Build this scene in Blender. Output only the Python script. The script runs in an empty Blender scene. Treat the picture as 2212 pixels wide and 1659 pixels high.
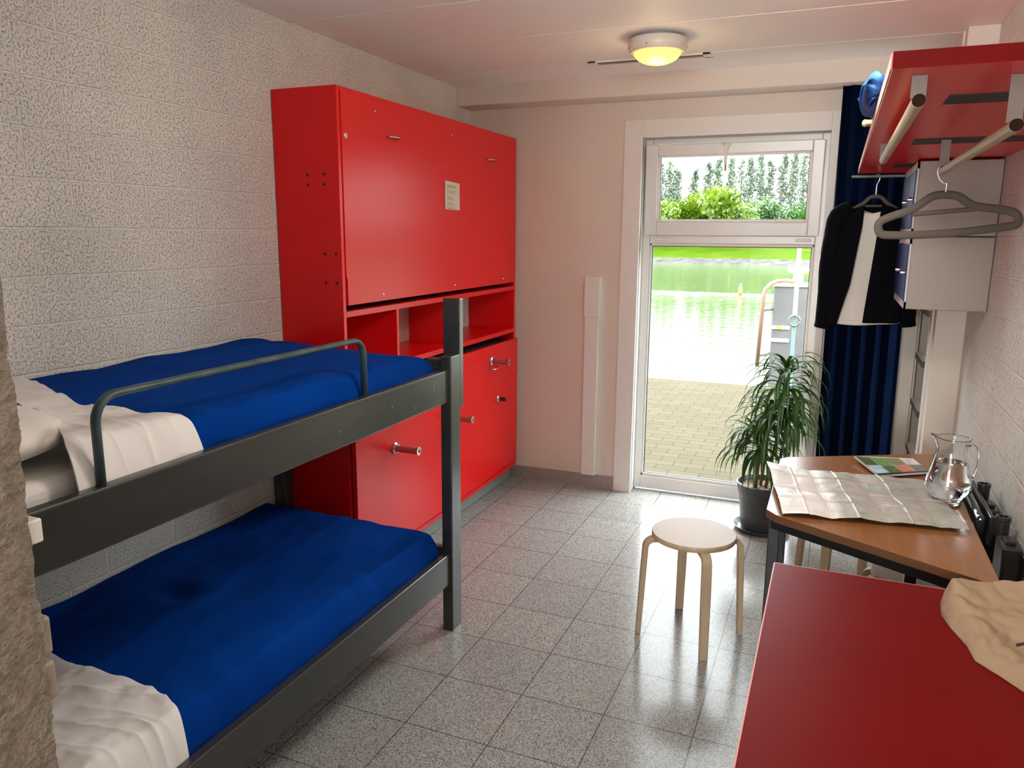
import bpy, bmesh, math, random
from mathutils import Vector, Matrix, noise
random.seed(7)
PI = math.pi
sc = bpy.context.scene
COL = sc.collection

# ------------------------------------------------------------------ materials
def new_mat(name):
    m = bpy.data.materials.new(name); m.use_nodes = True
    nt = m.node_tree; b = nt.nodes['Principled BSDF']
    return m, nt, b
def N(nt, t, **k):
    n = nt.nodes.new(t)
    for a, v in k.items():
        if a in n.inputs: n.inputs[a].default_value = v
        else: setattr(n, a, v)
    return n
def c4(c): return (c[0], c[1], c[2], 1)
def mat(name, col, rough=.5, metal=0, spec=.5, col2=None, nscale=8, nmix=.5, bump=0, bscale=40, bdist=.002,
        stretch=(1, 1, 1), coat=0, sheen=0, detail=4):
    m, nt, b = new_mat(name)
    b.inputs['Base Color'].default_value = c4(col)
    b.inputs['Roughness'].default_value = rough
    b.inputs['Metallic'].default_value = metal
    b.inputs['Specular IOR Level'].default_value = spec
    if coat: b.inputs['Coat Weight'].default_value = coat; b.inputs['Coat Roughness'].default_value = .1
    if sheen: b.inputs['Sheen Weight'].default_value = sheen; b.inputs['Sheen Roughness'].default_value = .5
    if col2 or bump:
        tc = N(nt, 'ShaderNodeTexCoord'); mp = N(nt, 'ShaderNodeMapping'); mp.inputs['Scale'].default_value = stretch
        nt.links.new(tc.outputs['Object'], mp.inputs[0])
    if col2:
        n = N(nt, 'ShaderNodeTexNoise'); n.inputs['Scale'].default_value = nscale; n.inputs['Detail'].default_value = detail
        nt.links.new(mp.outputs[0], n.inputs[0])
        r = N(nt, 'ShaderNodeValToRGB'); r.color_ramp.elements[0].color = c4(col); r.color_ramp.elements[1].color = c4(col2)
        r.color_ramp.elements[0].position = .5 - nmix * .4; r.color_ramp.elements[1].position = .5 + nmix * .4
        nt.links.new(n.outputs[0], r.inputs[0]); nt.links.new(r.outputs[0], b.inputs['Base Color'])
    if bump:
        n2 = N(nt, 'ShaderNodeTexNoise'); n2.inputs['Scale'].default_value = bscale; n2.inputs['Detail'].default_value = 5
        nt.links.new(mp.outputs[0], n2.inputs[0])
        bp = N(nt, 'ShaderNodeBump'); bp.inputs['Strength'].default_value = bump; bp.inputs['Distance'].default_value = bdist
        nt.links.new(n2.outputs[0], bp.inputs['Height']); nt.links.new(bp.outputs[0], b.inputs['Normal'])
    return m

def block_wall_mat():
    m, nt, b = new_mat('painted_blocks')
    L = nt.links.new
    tc = N(nt, 'ShaderNodeTexCoord'); sp = N(nt, 'ShaderNodeSeparateXYZ'); L(tc.outputs['Object'], sp.inputs[0])
    ay = N(nt, 'ShaderNodeMath', operation='ADD'); ay.inputs[1].default_value = 2.88 * 4 - .173 + .144; L(sp.outputs['Y'], ay.inputs[0])
    az = N(nt, 'ShaderNodeMath', operation='ADD'); az.inputs[1].default_value = .288 - .034; L(sp.outputs['Z'], az.inputs[0])
    cb = N(nt, 'ShaderNodeCombineXYZ'); L(ay.outputs[0], cb.inputs[0]); L(az.outputs[0], cb.inputs[1])
    # slight wander of the joints
    nw = N(nt, 'ShaderNodeTexNoise'); nw.inputs['Scale'].default_value = 6; L(tc.outputs['Object'], nw.inputs[0])
    mx = N(nt, 'ShaderNodeVectorMath', operation='MULTIPLY_ADD'); mx.inputs[1].default_value = (.006, .006, 0)
    L(nw.outputs['Color'], mx.inputs[0]); L(cb.outputs[0], mx.inputs[2])
    br = N(nt, 'ShaderNodeTexBrick'); br.offset = .5; br.offset_frequency = 2
    br.inputs['Scale'].default_value = 1; br.inputs['Mortar Size'].default_value = .0048; br.inputs['Mortar Smooth'].default_value = .5
    br.inputs['Brick Width'].default_value = .288; br.inputs['Row Height'].default_value = .144
    br.inputs['Color1'].default_value = c4((.80, .77, .71)); br.inputs['Color2'].default_value = c4((.77, .74, .68)); br.inputs['Mortar'].default_value = c4((.93, .89, .82))
    L(mx.outputs[0], br.inputs[0])
    n = N(nt, 'ShaderNodeTexNoise'); n.inputs['Scale'].default_value = 140; n.inputs['Detail'].default_value = 6; n.inputs['Roughness'].default_value = .72
    L(tc.outputs['Object'], n.inputs[0])
    n3 = N(nt, 'ShaderNodeTexNoise'); n3.inputs['Scale'].default_value = 2.2; n3.inputs['Detail'].default_value = 3; L(tc.outputs['Object'], n3.inputs[0])
    mc = N(nt, 'ShaderNodeMixRGB', blend_type='MULTIPLY'); mc.inputs[0].default_value = .35
    L(br.outputs[0], mc.inputs[1]); L(n3.outputs[0], mc.inputs[2])
    L(mc.outputs[0], b.inputs['Base Color'])
    # heights
    mr = N(nt, 'ShaderNodeMath', operation='MULTIPLY'); mr.inputs[1].default_value = -.45; L(br.outputs['Fac'], mr.inputs[0])
    pr = N(nt, 'ShaderNodeMapRange'); pr.inputs[1].default_value = .33; pr.inputs[2].default_value = .46; L(n.outputs[0], pr.inputs[0])
    pc = N(nt, 'ShaderNodeMapRange'); pc.inputs[3].default_value = .90; pc.inputs[4].default_value = 1; L(pr.outputs[0], pc.inputs[0])  # colour darkened in the pits as painted shade, on top of the bump
    mp2 = N(nt, 'ShaderNodeMixRGB', blend_type='MULTIPLY'); mp2.inputs[0].default_value = 1; L(mc.outputs[0], mp2.inputs[1]); L(pc.outputs[0], mp2.inputs[2]); L(mp2.outputs[0], b.inputs['Base Color'])
    ns = N(nt, 'ShaderNodeMath', operation='MULTIPLY_ADD'); ns.inputs[1].default_value = .38
    L(pr.outputs[0], ns.inputs[0]); L(mr.outputs[0], ns.inputs[2])
    bp = N(nt, 'ShaderNodeBump'); bp.inputs['Strength'].default_value = 1; bp.inputs['Distance'].default_value = .005
    L(ns.outputs[0], bp.inputs['Height']); L(bp.outputs[0], b.inputs['Normal'])
    b.inputs['Roughness'].default_value = .55
    return m

def floor_mat():
    m, nt, b = new_mat('granite_tiles'); L = nt.links.new
    tc = N(nt, 'ShaderNodeTexCoord'); mp = N(nt, 'ShaderNodeMapping'); mp.inputs['Location'].default_value = (TX, TY, 0)
    L(tc.outputs['Object'], mp.inputs[0])
    br = N(nt, 'ShaderNodeTexBrick'); br.offset = 0; br.inputs['Scale'].default_value = 1
    br.inputs['Brick Width'].default_value = .3; br.inputs['Row Height'].default_value = .3
    br.inputs['Mortar Size'].default_value = .0024; br.inputs['Mortar Smooth'].default_value = .2
    br.inputs['Color1'].default_value = c4((1, 1, 1)); br.inputs['Color2'].default_value = c4((.90, .90, .91)); br.inputs['Mortar'].default_value = c4((.36, .34, .32))
    L(mp.outputs[0], br.inputs[0])
    v = N(nt, 'ShaderNodeTexVoronoi'); v.inputs['Scale'].default_value = 400; L(tc.outputs['Object'], v.inputs[0])
    sep = N(nt, 'ShaderNodeSeparateColor'); L(v.outputs['Color'], sep.inputs[0])
    r = N(nt, 'ShaderNodeValToRGB'); cr = r.color_ramp; cr.interpolation = 'CONSTANT'
    cr.elements[0].position = 0; cr.elements[0].color = c4((.09, .088, .085))
    cr.elements[1].position = .16; cr.elements[1].color = c4((.20, .198, .188))
    for p, c in ((.38, (.31, .305, .29)), (.62, (.385, .38, .36)), (.84, (.46, .455, .425))):
        e = cr.elements.new(p); e.color = c4(c)
    L(sep.outputs[0], r.inputs[0])
    mc = N(nt, 'ShaderNodeMixRGB', blend_type='MULTIPLY'); mc.inputs[0].default_value = 1
    L(r.outputs[0], mc.inputs[1]); L(br.outputs[0], mc.inputs[2]); L(mc.outputs[0], b.inputs['Base Color'])
    n = N(nt, 'ShaderNodeTexNoise'); n.inputs['Scale'].default_value = 5; L(tc.outputs['Object'], n.inputs[0])
    rr = N(nt, 'ShaderNodeMapRange'); rr.inputs[3].default_value = .14; rr.inputs[4].default_value = .22; L(n.outputs[0], rr.inputs[0]); L(rr.outputs[0], b.inputs['Roughness']); b.inputs['Specular IOR Level'].default_value = .17
    bp = N(nt, 'ShaderNodeBump'); bp.inputs['Strength'].default_value = .5; bp.inputs['Distance'].default_value = .001; bp.invert = True
    L(br.outputs['Fac'], bp.inputs['Height']); L(bp.outputs[0], b.inputs['Normal'])
    return m

def paving_mat():
    m, nt, b = new_mat('brick_paving'); L = nt.links.new
    tc = N(nt, 'ShaderNodeTexCoord')
    br = N(nt, 'ShaderNodeTexBrick'); br.inputs['Scale'].default_value = 1
    br.inputs['Brick Width'].default_value = .22; br.inputs['Row Height'].default_value = .11
    br.inputs['Mortar Size'].default_value = .005; br.inputs['Mortar Smooth'].default_value = .3
    br.inputs['Color1'].default_value = c4((.080, .069, .050)); br.inputs['Color2'].default_value = c4((.070, .061, .045)); br.inputs['Mortar'].default_value = c4((.050, .045, .030))
    L(tc.outputs['Object'], br.inputs[0]); L(br.outputs[0], b.inputs['Base Color']); b.inputs['Roughness'].default_value = .9; b.inputs['Specular IOR Level'].default_value = 0
    return m

def emit_mat(name, col, s):
    m, nt, b = new_mat(name); b.inputs['Base Color'].default_value = c4(col)
    b.inputs['Emission Color'].default_value = c4(col); b.inputs['Emission Strength'].default_value = s
    b.inputs['Roughness'].default_value = .3
    return m

def pane_mat():
    m = bpy.data.materials.new('window_glass'); m.use_nodes = True; nt = m.node_tree; nt.nodes.clear(); L = nt.links.new
    o = N(nt, 'ShaderNodeOutputMaterial'); t = N(nt, 'ShaderNodeBsdfTransparent'); t.inputs[0].default_value = (.96, .985, .975, 1)
    g = N(nt, 'ShaderNodeBsdfGlossy'); g.inputs['Roughness'].default_value = .02
    f = N(nt, 'ShaderNodeFresnel'); f.inputs[0].default_value = 1.45
    mx = N(nt, 'ShaderNodeMixShader'); fm = N(nt, 'ShaderNodeMath', operation='MULTIPLY'); fm.inputs[1].default_value = .03; L(f.outputs[0], fm.inputs[0]); L(fm.outputs[0], mx.inputs[0]); L(t.outputs[0], mx.inputs[1]); L(g.outputs[0], mx.inputs[2]); L(mx.outputs[0], o.inputs[0])
    return m
def glass_mat(name, col=(1, 1, 1), ior=1.45, rough=0):
    m, nt, b = new_mat(name); b.inputs['Base Color'].default_value = c4(col); b.inputs['Transmission Weight'].default_value = 1
    b.inputs['IOR'].default_value = ior; b.inputs['Roughness'].default_value = rough
    return m
def leaf_mat(name, c1, c2, sc_=3, trans=.35):
    m = bpy.data.materials.new(name); m.use_nodes = True; nt = m.node_tree; nt.nodes.clear(); L = nt.links.new
    o = N(nt, 'ShaderNodeOutputMaterial'); tc = N(nt, 'ShaderNodeTexCoord'); n = N(nt, 'ShaderNodeTexNoise'); n.inputs['Scale'].default_value = sc_
    L(tc.outputs['Object'], n.inputs[0]); r = N(nt, 'ShaderNodeValToRGB'); r.color_ramp.elements[0].color = c4(c1); r.color_ramp.elements[1].color = c4(c2)
    r.color_ramp.elements[0].position = .35; r.color_ramp.elements[1].position = .65; L(n.outputs[0], r.inputs[0])
    d = N(nt, 'ShaderNodeBsdfDiffuse'); t = N(nt, 'ShaderNodeBsdfTranslucent'); g = N(nt, 'ShaderNodeBsdfGlossy'); g.inputs['Roughness'].default_value = .35
    L(r.outputs[0], d.inputs[0]); L(r.outputs[0], t.inputs[0])
    mx = N(nt, 'ShaderNodeMixShader'); mx.inputs[0].default_value = trans; L(d.outputs[0], mx.inputs[1]); L(t.outputs[0], mx.inputs[2])
    m2 = N(nt, 'ShaderNodeMixShader'); m2.inputs[0].default_value = .05; L(mx.outputs[0], m2.inputs[1]); L(g.outputs[0], m2.inputs[2]); L(m2.outputs[0], o.inputs[0])
    return m
def water_mat():
    m, nt, b = new_mat('canal_water'); L = nt.links.new
    b.inputs['Base Color'].default_value = (.05, .075, .03, 1); b.inputs['Roughness'].default_value = .04; b.inputs['IOR'].default_value = 1.16
    b.inputs['Specular IOR Level'].default_value = .5
    tc = N(nt, 'ShaderNodeTexCoord'); mp = N(nt, 'ShaderNodeMapping'); mp.inputs['Scale'].default_value = (.9, 3.2, 1); L(tc.outputs['Object'], mp.inputs[0])
    n = N(nt, 'ShaderNodeTexNoise'); n.inputs['Scale'].default_value = 1.6; n.inputs['Detail'].default_value = 4; L(mp.outputs[0], n.inputs[0])
    bp = N(nt, 'ShaderNodeBump'); bp.inputs['Strength'].default_value = .3; bp.inputs['Distance'].default_value = .035
    L(n.outputs[0], bp.inputs['Height']); L(bp.outputs[0], b.inputs['Normal'])
    return m

TX, TY = 0.0, 0.0   # floor tile grid offsets
_tx, _ty = 1.3856 * .72, 3.6266 * .72
TX = 3 - _tx; TY = 3 - _ty

M = {}
M['blocks'] = block_wall_mat()
M['floor'] = floor_mat()
M['paint'] = mat('smooth_wall_paint', (.64, .575, .505), .6, col2=(.61, .545, .475), nscale=2, bump=.15, bscale=300, bdist=.001)
M['ceiling'] = mat('ceiling_paint', (.84, .83, .80), .6, col2=(.82, .81, .78), nscale=2)
M['stucco'] = mat('rough_stucco_shaded', (.26, .20, .15), .65, col2=(.17, .13, .10), nscale=60, bump=1, bscale=190, bdist=.006)  # tan darker than the wall's paint, with its shade put into the colour
M['white_pvc'] = mat('white_plastic_frame', (.66, .65, .63), .3)
M['casing'] = mat('white_painted_board', (.66, .63, .59), .45)
M['pane'] = pane_mat()
M['gasket'] = mat('black_gasket', (.02, .02, .02), .6)
M['red'] = mat('red_laminate', (.70, .004, .006), .30, spec=.34, bump=.04, bscale=12, bdist=.001)
M['red_desk'] = mat('worn_red_laminate', (.135, .0015, .0015), .42, spec=.07, col2=(.155, .002, .002), nscale=3, bump=.05, bscale=200, bdist=.0005, stretch=(.2, 1, 1))
M['red_edge'] = mat('red_edge_band', (.62, .25, .22), .4)
M['dark_slot'] = mat('dark_slot', (.02, .01, .01), .7)
M['grey_wood'] = mat('dark_grey_painted_wood', (.026, .028, .026), .27, spec=.85, col2=(.042, .044, .041), nscale=5, bump=.12, bscale=25, bdist=.002, stretch=(1, .2, 1))
M['kick'] = mat('grey_kickboard', (.20, .22, .20), .4)
M['granite'] = mat('granite_skirting', (.22, .19, .17), .35, col2=(.36, .32, .29), nscale=160)
M['steel'] = mat('brushed_steel', (.6, .6, .6), .25, metal=1)
M['black'] = mat('black_steel', (.012, .012, .013), .35)
M['blackpl'] = mat('black_plastic', (.015, .015, .015), .3)
M['gloss_black'] = mat('glossy_black_metal', (.02, .02, .022), .12, spec=.8)
M['redtube'] = mat('dusky_red_tube', (.42, .10, .09), .3, spec=.6)
M['blue'] = mat('blue_blanket', (.0005, .028, .20), .95, spec=.04, col2=(.0005, .042, .27), nscale=4, bump=.5, bscale=350, bdist=.001, stretch=(1, .4, 1))
M['sheet'] = mat('white_sheet', (.78, .75, .73), .7, bump=.1, bscale=30, bdist=.002)
M['pillow'] = mat('white_pillowcase', (.74, .70, .66), .75)
M['teal'] = mat('worn_teal_pipe', (.025, .06, .075), .45, col2=(.06, .09, .09), nscale=14, nmix=.25)
M['curtain'] = mat('navy_velvet', (.0004, .003, .014), .95, spec=.05, bump=.2, bscale=60)
M['birch'] = mat('birch_wood', (.46, .34, .22), .45, col2=(.37, .265, .16), nscale=5, stretch=(8, 8, .6))
M['birch_top'] = mat('birch_seat', (.48, .39, .33), .5, spec=.12, col2=(.48, .39, .32), nscale=7, stretch=(1.5, 8, 1))
M['birch_end'] = mat('birch_end', (.022, .010, .006), .8, spec=.1)
M['beech'] = mat('beech_rod', (.48, .35, .21), .5, col2=(.34, .23, .13), nscale=5, stretch=(10, 1, 10))
M['table'] = mat('wood_laminate', (.30, .125, .043), .26, col2=(.25, .10, .034), nscale=3, stretch=(14, 1, 1), spec=.5)
M['table_edge'] = mat('table_edge', (.12, .05, .02), .4)
M['beige_metal'] = mat('beige_enamel', (.29, .235, .20), .4)
M['taupe_metal'] = mat('taupe_enamel', (.17, .125, .105), .45)
M['locker_blue'] = mat('blue_enamel', (.018, .028, .13), .4, spec=.15)
M['locker_trim'] = mat('pale_grey_enamel', (.55, .5, .52), .4)
M['brown_hanger'] = mat('taupe_hanger', (.075, .058, .042), .7, sheen=.1)
M['cloth_black'] = mat('black_cloth', (.003, .0032, .005), .95, spec=.06, bump=.2, bscale=20)
M['cloth_white'] = mat('white_cloth', (.68, .62, .56), .85)
M['blue_strap'] = mat('blue_strap', (.01, .10, .34), .6)
M['pot'] = mat('dark_grey_pot', (.035, .035, .038), .4)
M['soil'] = mat('soil_mulch', (.06, .03, .015), .9, col2=(.35, .26, .18), nscale=60, nmix=.3, bump=1, bscale=80, bdist=.01)
M['leaf'] = leaf_mat('plant_leaf', (.012, .05, .008), (.05, .13, .02), 9, .35)
M['stem'] = mat('plant_stem', (.10, .08, .04), .8)
M['bag'] = mat('brown_paper', (.30, .20, .12), .75, bump=.2, bscale=12, bdist=.004)
M['twig'] = mat('dark_twig', (.03, .018, .012), .7)
M['paper'] = mat('notice_paper', (.62, .56, .44), .7)
M['ink'] = mat('grey_print', (.40, .35, .27), .8)
M['jug'] = glass_mat('clear_glass', (.97, .99, 1), 1.46)
M['water'] = glass_mat('drinking_water', (.97, .985, .985), 1.33)
M['dome'] = emit_mat('lit_dome', (1.0, .62, .09), 1.1)
M['lamp_ring'] = mat('lamp_ring_plastic', (.62, .56, .50), .4)
M['window_brown'] = mat('dark_brown_frame', (.045, .03, .022), .45)
M['dull_glass'] = mat('dull_grey_glass', (.20, .19, .16), .15)
M['paving'] = paving_mat()
M['canal'] = water_mat()
M['facade'] = mat('facade_brick', (.30, .26, .22), .9)
M['grass'] = mat('bank_grass', (.028, .062, .003), .9, col2=(.048, .072, .008), spec=0, nscale=.9, stretch=(.5, 1, 1), bump=.6, bscale=3, bdist=.3)
M['stone'] = mat('bank_stone', (.022, .020, .017), .95, col2=(.045, .042, .037), nscale=2)
M['concrete'] = mat('grey_concrete', (.17, .16, .17), .85, spec=.1, col2=(.13, .12, .125), nscale=2)
M['rust'] = mat('rusty_red_pipe', (.26, .11, .08), .7, col2=(.22, .15, .12), nscale=3)
M['cream'] = mat('cream_paint', (.55, .50, .33), .6)
M['paleblue'] = mat('pale_blue_pole', (.45, .55, .65), .5)
M['yellow'] = mat('yellow_paint', (.6, .5, .05), .6)
M['tealpole'] = mat('teal_pole', (.14, .24, .24), .6)
M['orange'] = mat('orange_float', (.55, .12, .04), .5)
M['shrub_a'] = leaf_mat('bright_shrub_leaf', (.06, .12, .004), (.14, .20, .010), .7)
M['shrub_b'] = leaf_mat('deep_shrub_leaf', (.03, .08, .014), (.055, .12, .022), .7)
M['poplar'] = leaf_mat('poplar_leaf', (.085, .125, .075), (.13, .17, .11), .5)
M['bark'] = mat('grey_bark', (.16, .14, .11), .9)

# ------------------------------------------------------------------ mesh helpers
class MB:
    def __init__(s): s.v = []; s.f = []; s.mi = []
    def add(s, vs, fs, mi=0):
        n = len(s.v); s.v += [Vector(p) for p in vs]; s.f += [tuple(i + n for i in f) for f in fs]; s.mi += [mi] * len(fs); return s
    def box(s, x0, y0, z0, x1, y1, z1, mi=0):
        return s.add([(x0,y0,z0),(x1,y0,z0),(x1,y1,z0),(x0,y1,z0),(x0,y0,z1),(x1,y0,z1),(x1,y1,z1),(x0,y1,z1)],
              [(0,3,2,1),(4,5,6,7),(0,1,5,4),(1,2,6,5),(2,3,7,6),(3,0,4,7)], mi)
    def prism(s, pts, z0, z1, mi=0):
        n = len(pts)
        return s.add([(x, y, z0) for x, y in pts] + [(x, y, z1) for x, y in pts],
              [tuple(range(n))[::-1], tuple(range(n, 2*n))] + [(i, (i+1) % n, n+(i+1) % n, n+i) for i in range(n)], mi)
    def tube(s, pts, r, seg=12, caps=True, mi=0, rb=None, upv=None):
        """round or elliptical tube; r may be list; rb = radius along the up direction"""
        pts = [Vector(p) for p in pts]; n = len(pts)
        rs = r if isinstance(r, (list, tuple)) else [r] * n
        rbs = rs if rb is None else (rb if isinstance(rb, (list, tuple)) else [rb] * n)
        ref = Vector(upv) if upv else None; prev = None; vs = []
        for i, p in enumerate(pts):
            t = (pts[min(i+1, n-1)] - pts[max(i-1, 0)]).normalized()
            if ref is not None: a = (ref - t * ref.dot(t)).normalized()
            elif prev is None:
                q = Vector((0, 0, 1)) if abs(t.z) < .9 else Vector((1, 0, 0)); a = (q - t * q.dot(t)).normalized()
            else: a = (prev - t * prev.dot(t)).normalized()
            prev = a; bb = t.cross(a)
            for k in range(seg):
                w = 2 * PI * k / seg; vs.append(p + bb * rs[i] * math.cos(w) + a * rbs[i] * math.sin(w))
        fs = [(i*seg+k, i*seg+(k+1) % seg, (i+1)*seg+(k+1) % seg, (i+1)*seg+k) for i in range(n-1) for k in range(seg)]
        if caps: fs += [tuple(range(seg))[::-1], tuple(range((n-1)*seg, n*seg))]
        return s.add(vs, fs, mi)
    def bar(s, pts, w, h, upv, mi=0):
        """rectangular section sweep; w across, h along upv"""
        pts = [Vector(p) for p in pts]; n = len(pts); ref = Vector(upv); vs = []
        for i, p in enumerate(pts):
            t = (pts[min(i+1, n-1)] - pts[max(i-1, 0)]).normalized()
            if i == 0: t = (pts[1]-pts[0]).normalized()
            side = t.cross(ref).normalized(); a = side.cross(t)
            for sx, sy in ((-1,-1),(1,-1),(1,1),(-1,1)): vs.append(p + side * (w/2*sx) + a * (h/2*sy))
        fs = [(i*4+k, i*4+(k+1) % 4, (i+1)*4+(k+1) % 4, (i+1)*4+k) for i in range(n-1) for k in range(4)]
        fs += [(3,2,1,0), tuple((n-1)*4+k for k in range(4))]
        return s.add(vs, fs, mi)
    def lathe(s, prof, c, seg=48, mi=0, axis='Z'):
        vs = []; n = len(prof)
        for r, z in prof:
            for k in range(seg):
                w = 2*PI*k/seg
                if axis == 'Z': vs.append((c[0]+r*math.cos(w), c[1]+r*math.sin(w), c[2]+z))
                else: vs.append((c[0]+z, c[1]+r*math.cos(w), c[2]+r*math.sin(w)))
        fs = [(i*seg+k, i*seg+(k+1) % seg, (i+1)*seg+(k+1) % seg, (i+1)*seg+k) for i in range(n-1) for k in range(seg)]
        return s.add(vs, fs, mi)
    def grid(s, fn, nu, nv, mi=0):
        vs = [fn(i/nu, j/nv) for j in range(nv+1) for i in range(nu+1)]
        fs = [(j*(nu+1)+i, j*(nu+1)+i+1, (j+1)*(nu+1)+i+1, (j+1)*(nu+1)+i) for j in range(nv) for i in range(nu)]
        return s.add(vs, fs, mi)

ORG = {}
def empty(name, loc, label=None, cat=None, group=None):
    o = bpy.data.objects.new(name, None); COL.objects.link(o); o.location = loc; o.empty_display_size = .1
    ORG[o.name] = Vector(loc)
    tag(o, label, cat, group); return o
def tag(o, label=None, cat=None, group=None, kind=None):
    if label: o['label'] = label
    if cat: o['category'] = cat
    if group: o['group'] = group
    if kind: o['kind'] = kind
    return o
def build(mb, name, mats, parent=None, bevel=0, smooth=False, subsurf=0, solid=0, label=None, origin=None, recalc=True, seg=2):
    if not isinstance(mats, (list, tuple)): mats = [mats]
    me = bpy.data.meshes.new(name)
    off = ORG[parent.name] if parent else (Vector(origin) if origin else Vector((0, 0, 0)))
    me.from_pydata([tuple(v - off) for v in mb.v], [], mb.f)
    for m in mats: me.materials.append(m)
    for p, i in zip(me.polygons, mb.mi): p.material_index = i
    if recalc:
        bm = bmesh.new(); bm.from_mesh(me); bmesh.ops.recalc_face_normals(bm, faces=bm.faces); bm.to_mesh(me); bm.free()
    me.update()
    o = bpy.data.objects.new(name, me); COL.objects.link(o)
    if parent: o.parent = parent
    else: o.location = off
    ORG[o.name] = off
    if smooth:
        for p in me.polygons: p.use_smooth = True
        if smooth == 'auto':
            me.set_sharp_from_angle(angle=math.radians(40))
    if bevel:
        b = o.modifiers.new('bevel', 'BEVEL'); b.width = bevel; b.segments = seg; b.limit_method = 'ANGLE'; b.angle_limit = math.radians(50)
    if solid:
        b = o.modifiers.new('solid', 'SOLIDIFY'); b.thickness = solid; b.offset = -1
    if subsurf:
        b = o.modifiers.new('sub', 'SUBSURF'); b.levels = subsurf; b.render_levels = subsurf
    if label: o['label'] = label
    return o
def struct(mb, name, mats, **k):
    o = build(mb, name, mats, **k)
    if not k.get('parent'): o['kind'] = 'structure'
    return o
def B(*a): return MB().box(*a)
def cyl(a, b, r, seg=20): return MB().tube([a, b], r, seg)
def copy_tree(o, parent=None):
    c = o.copy(); COL.objects.link(c); c.parent = parent; ORG[c.name] = ORG[o.name]
    for ch in [x for x in COL.objects if x.parent == o]: copy_tree(ch, c)
    return c
def fbm(x, y, z=0, o=3): return noise.fractal(Vector((x, y, z)), 1.0, 2.0, o)

# ------------------------------------------------------------------ room constants
D = 4.627; H = 2.476; XR = 2.76; XS = 2.635; YP = 3.94; YB = -3.0
# camera
Cx, Cz = 2.2078, 1.6084
yaw, pitch, roll, fpx = 0.3922, 0.1924, 0.0067, 1669.6
fw = Vector((-math.sin(yaw)*math.cos(pitch), math.cos(yaw)*math.cos(pitch), -math.sin(pitch)))
rt = Vector((math.cos(yaw), math.sin(yaw), 0)); up = rt.cross(fw)
rt, up = rt*math.cos(roll)+up*math.sin(roll), -rt*math.sin(roll)+up*math.cos(roll)
cam = bpy.data.cameras.new('camera'); co = bpy.data.objects.new('camera', cam); COL.objects.link(co)
mt = Matrix((rt, up, -fw)).transposed().to_4x4(); mt.translation = Vector((Cx, 0, Cz)); co.matrix_world = mt
cam.sensor_width = 36; cam.lens = fpx/2212*36; cam.clip_start = .02; cam.clip_end = 400
sc.camera = co

# ------------------------------------------------------------------ shell
struct(B(-.2, YB-.2, -.12, XR+.2, D+.16, 0), 'floor', M['floor'])
c = MB(); c.box(-.2, YB-.2, H+.010, XR+.2, D+.3, H+.15, 1)
ys = [2.863-.589*k for k in range(10, 0, -1)] + [2.863, 3.44, 4.04, D]
for a, b in zip(ys[:-1], ys[1:]):
    if b > YB: c.box(-.05, max(a, YB)+.006, H, XR+.05, b-.006, H+.012)
struct(c, 'ceiling', [M['ceiling'], M['stone']])
struct(B(-.2, YB, 0, 0, D+.2, H), 'wall_left', M['blocks'])
struct(B(XR, YB, 0, XR+.2, YP, H), 'wall_right', M['blocks'])
# pier and recessed right corner with narrow window
struct(B(XS+.008, YP, 0, XR+.2, YP+.09, H), 'wall_right_pier', M['paint'], bevel=.004)
w = MB(); WZ0, WZ1, WY0, WY1 = .25, 2.25, 4.10, 4.56
w.box(XS, YP+.09, 0, XR+.2, WY0, H); w.box(XS, WY1, 0, XR+.2, D, H); w.box(XS, WY0, 0, XR+.2, WY1, WZ0); w.box(XS, WY0, WZ1, XR+.2, WY1, H)
struct(w, 'wall_right_corner', M['paint'])
win = empty('window_1', (XS, 4.33, WZ0)); win['kind'] = 'structure'
f = MB(); x0, x1 = XS+.005, XS+.045
f.box(x0, WY0, WZ0, x1, WY0+.05, WZ1); f.box(x0, WY1-.05, WZ0, x1, WY1, WZ1); f.box(x0, WY0, WZ0, x1, WY1, WZ0+.05); f.box(x0, WY0, WZ1-.05, x1, WY1, WZ1)
build(f, 'window_frame', M['window_brown'], win, bevel=.003)
f = MB()
for k in range(1, 8): f.box(x0-.012, WY0+.05, WZ0+k*.245, x0+.02, WY1-.05, WZ0+k*.245+.03)
build(f, 'glazing_bars', M['window_brown'], win)
build(B(x0+.02, WY0+.04, WZ0+.04, x0+.026, WY1-.04, WZ1-.04), 'window_pane', M['pane'], win)
# far wall with opening
OX0, OX1, OZ1 = 1.112, 2.13, 2.158
w = MB(); w.box(-.2, D, 0, OX0-.02, D+.16, H); w.box(OX1+.02, D, 0, XR+.2, D+.16, H); w.box(OX0-.02, D, OZ1+.02, OX1+.02, D+.16, H)
struct(w, 'wall_far', M['paint'])
w = MB(); w.box(-9, D+.05, -.1, -.2, D+.155, 8.5); w.box(XR+.2, D+.05, -.1, 12, D+.155, 8.5); w.box(-.2, D+.05, H, XR+.2, D+.155, 8.5)  # unseen upper facade, added to halve the sky light on the paving
struct(w, 'wall_sky_block', M['facade'])
w = MB(); w.box(-.2, YB-.2, 0, .7, YB, H); w.box(2.2, YB-.2, 0, XR+.2, YB, H); w.box(.7, YB-.2, 0, 2.2, YB, .85); w.box(.7, YB-.2, 2.2, 2.2, YB, H)
struct(w, 'wall_back', M['paint'])
bw = empty('window_added', (1.45, YB, .85)); bw['kind'] = 'structure'  # unseen window, made up to house the back fill light
f = MB(); f.box(.7, YB-.12, .85, .77, YB-.05, 2.2); f.box(2.13, YB-.12, .85, 2.2, YB-.05, 2.2); f.box(.7, YB-.12, .85, 2.2, YB-.05, .92); f.box(.7, YB-.12, 2.13, 2.2, YB-.05, 2.2); f.box(1.42, YB-.12, .85, 1.48, YB-.05, 2.2)
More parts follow.
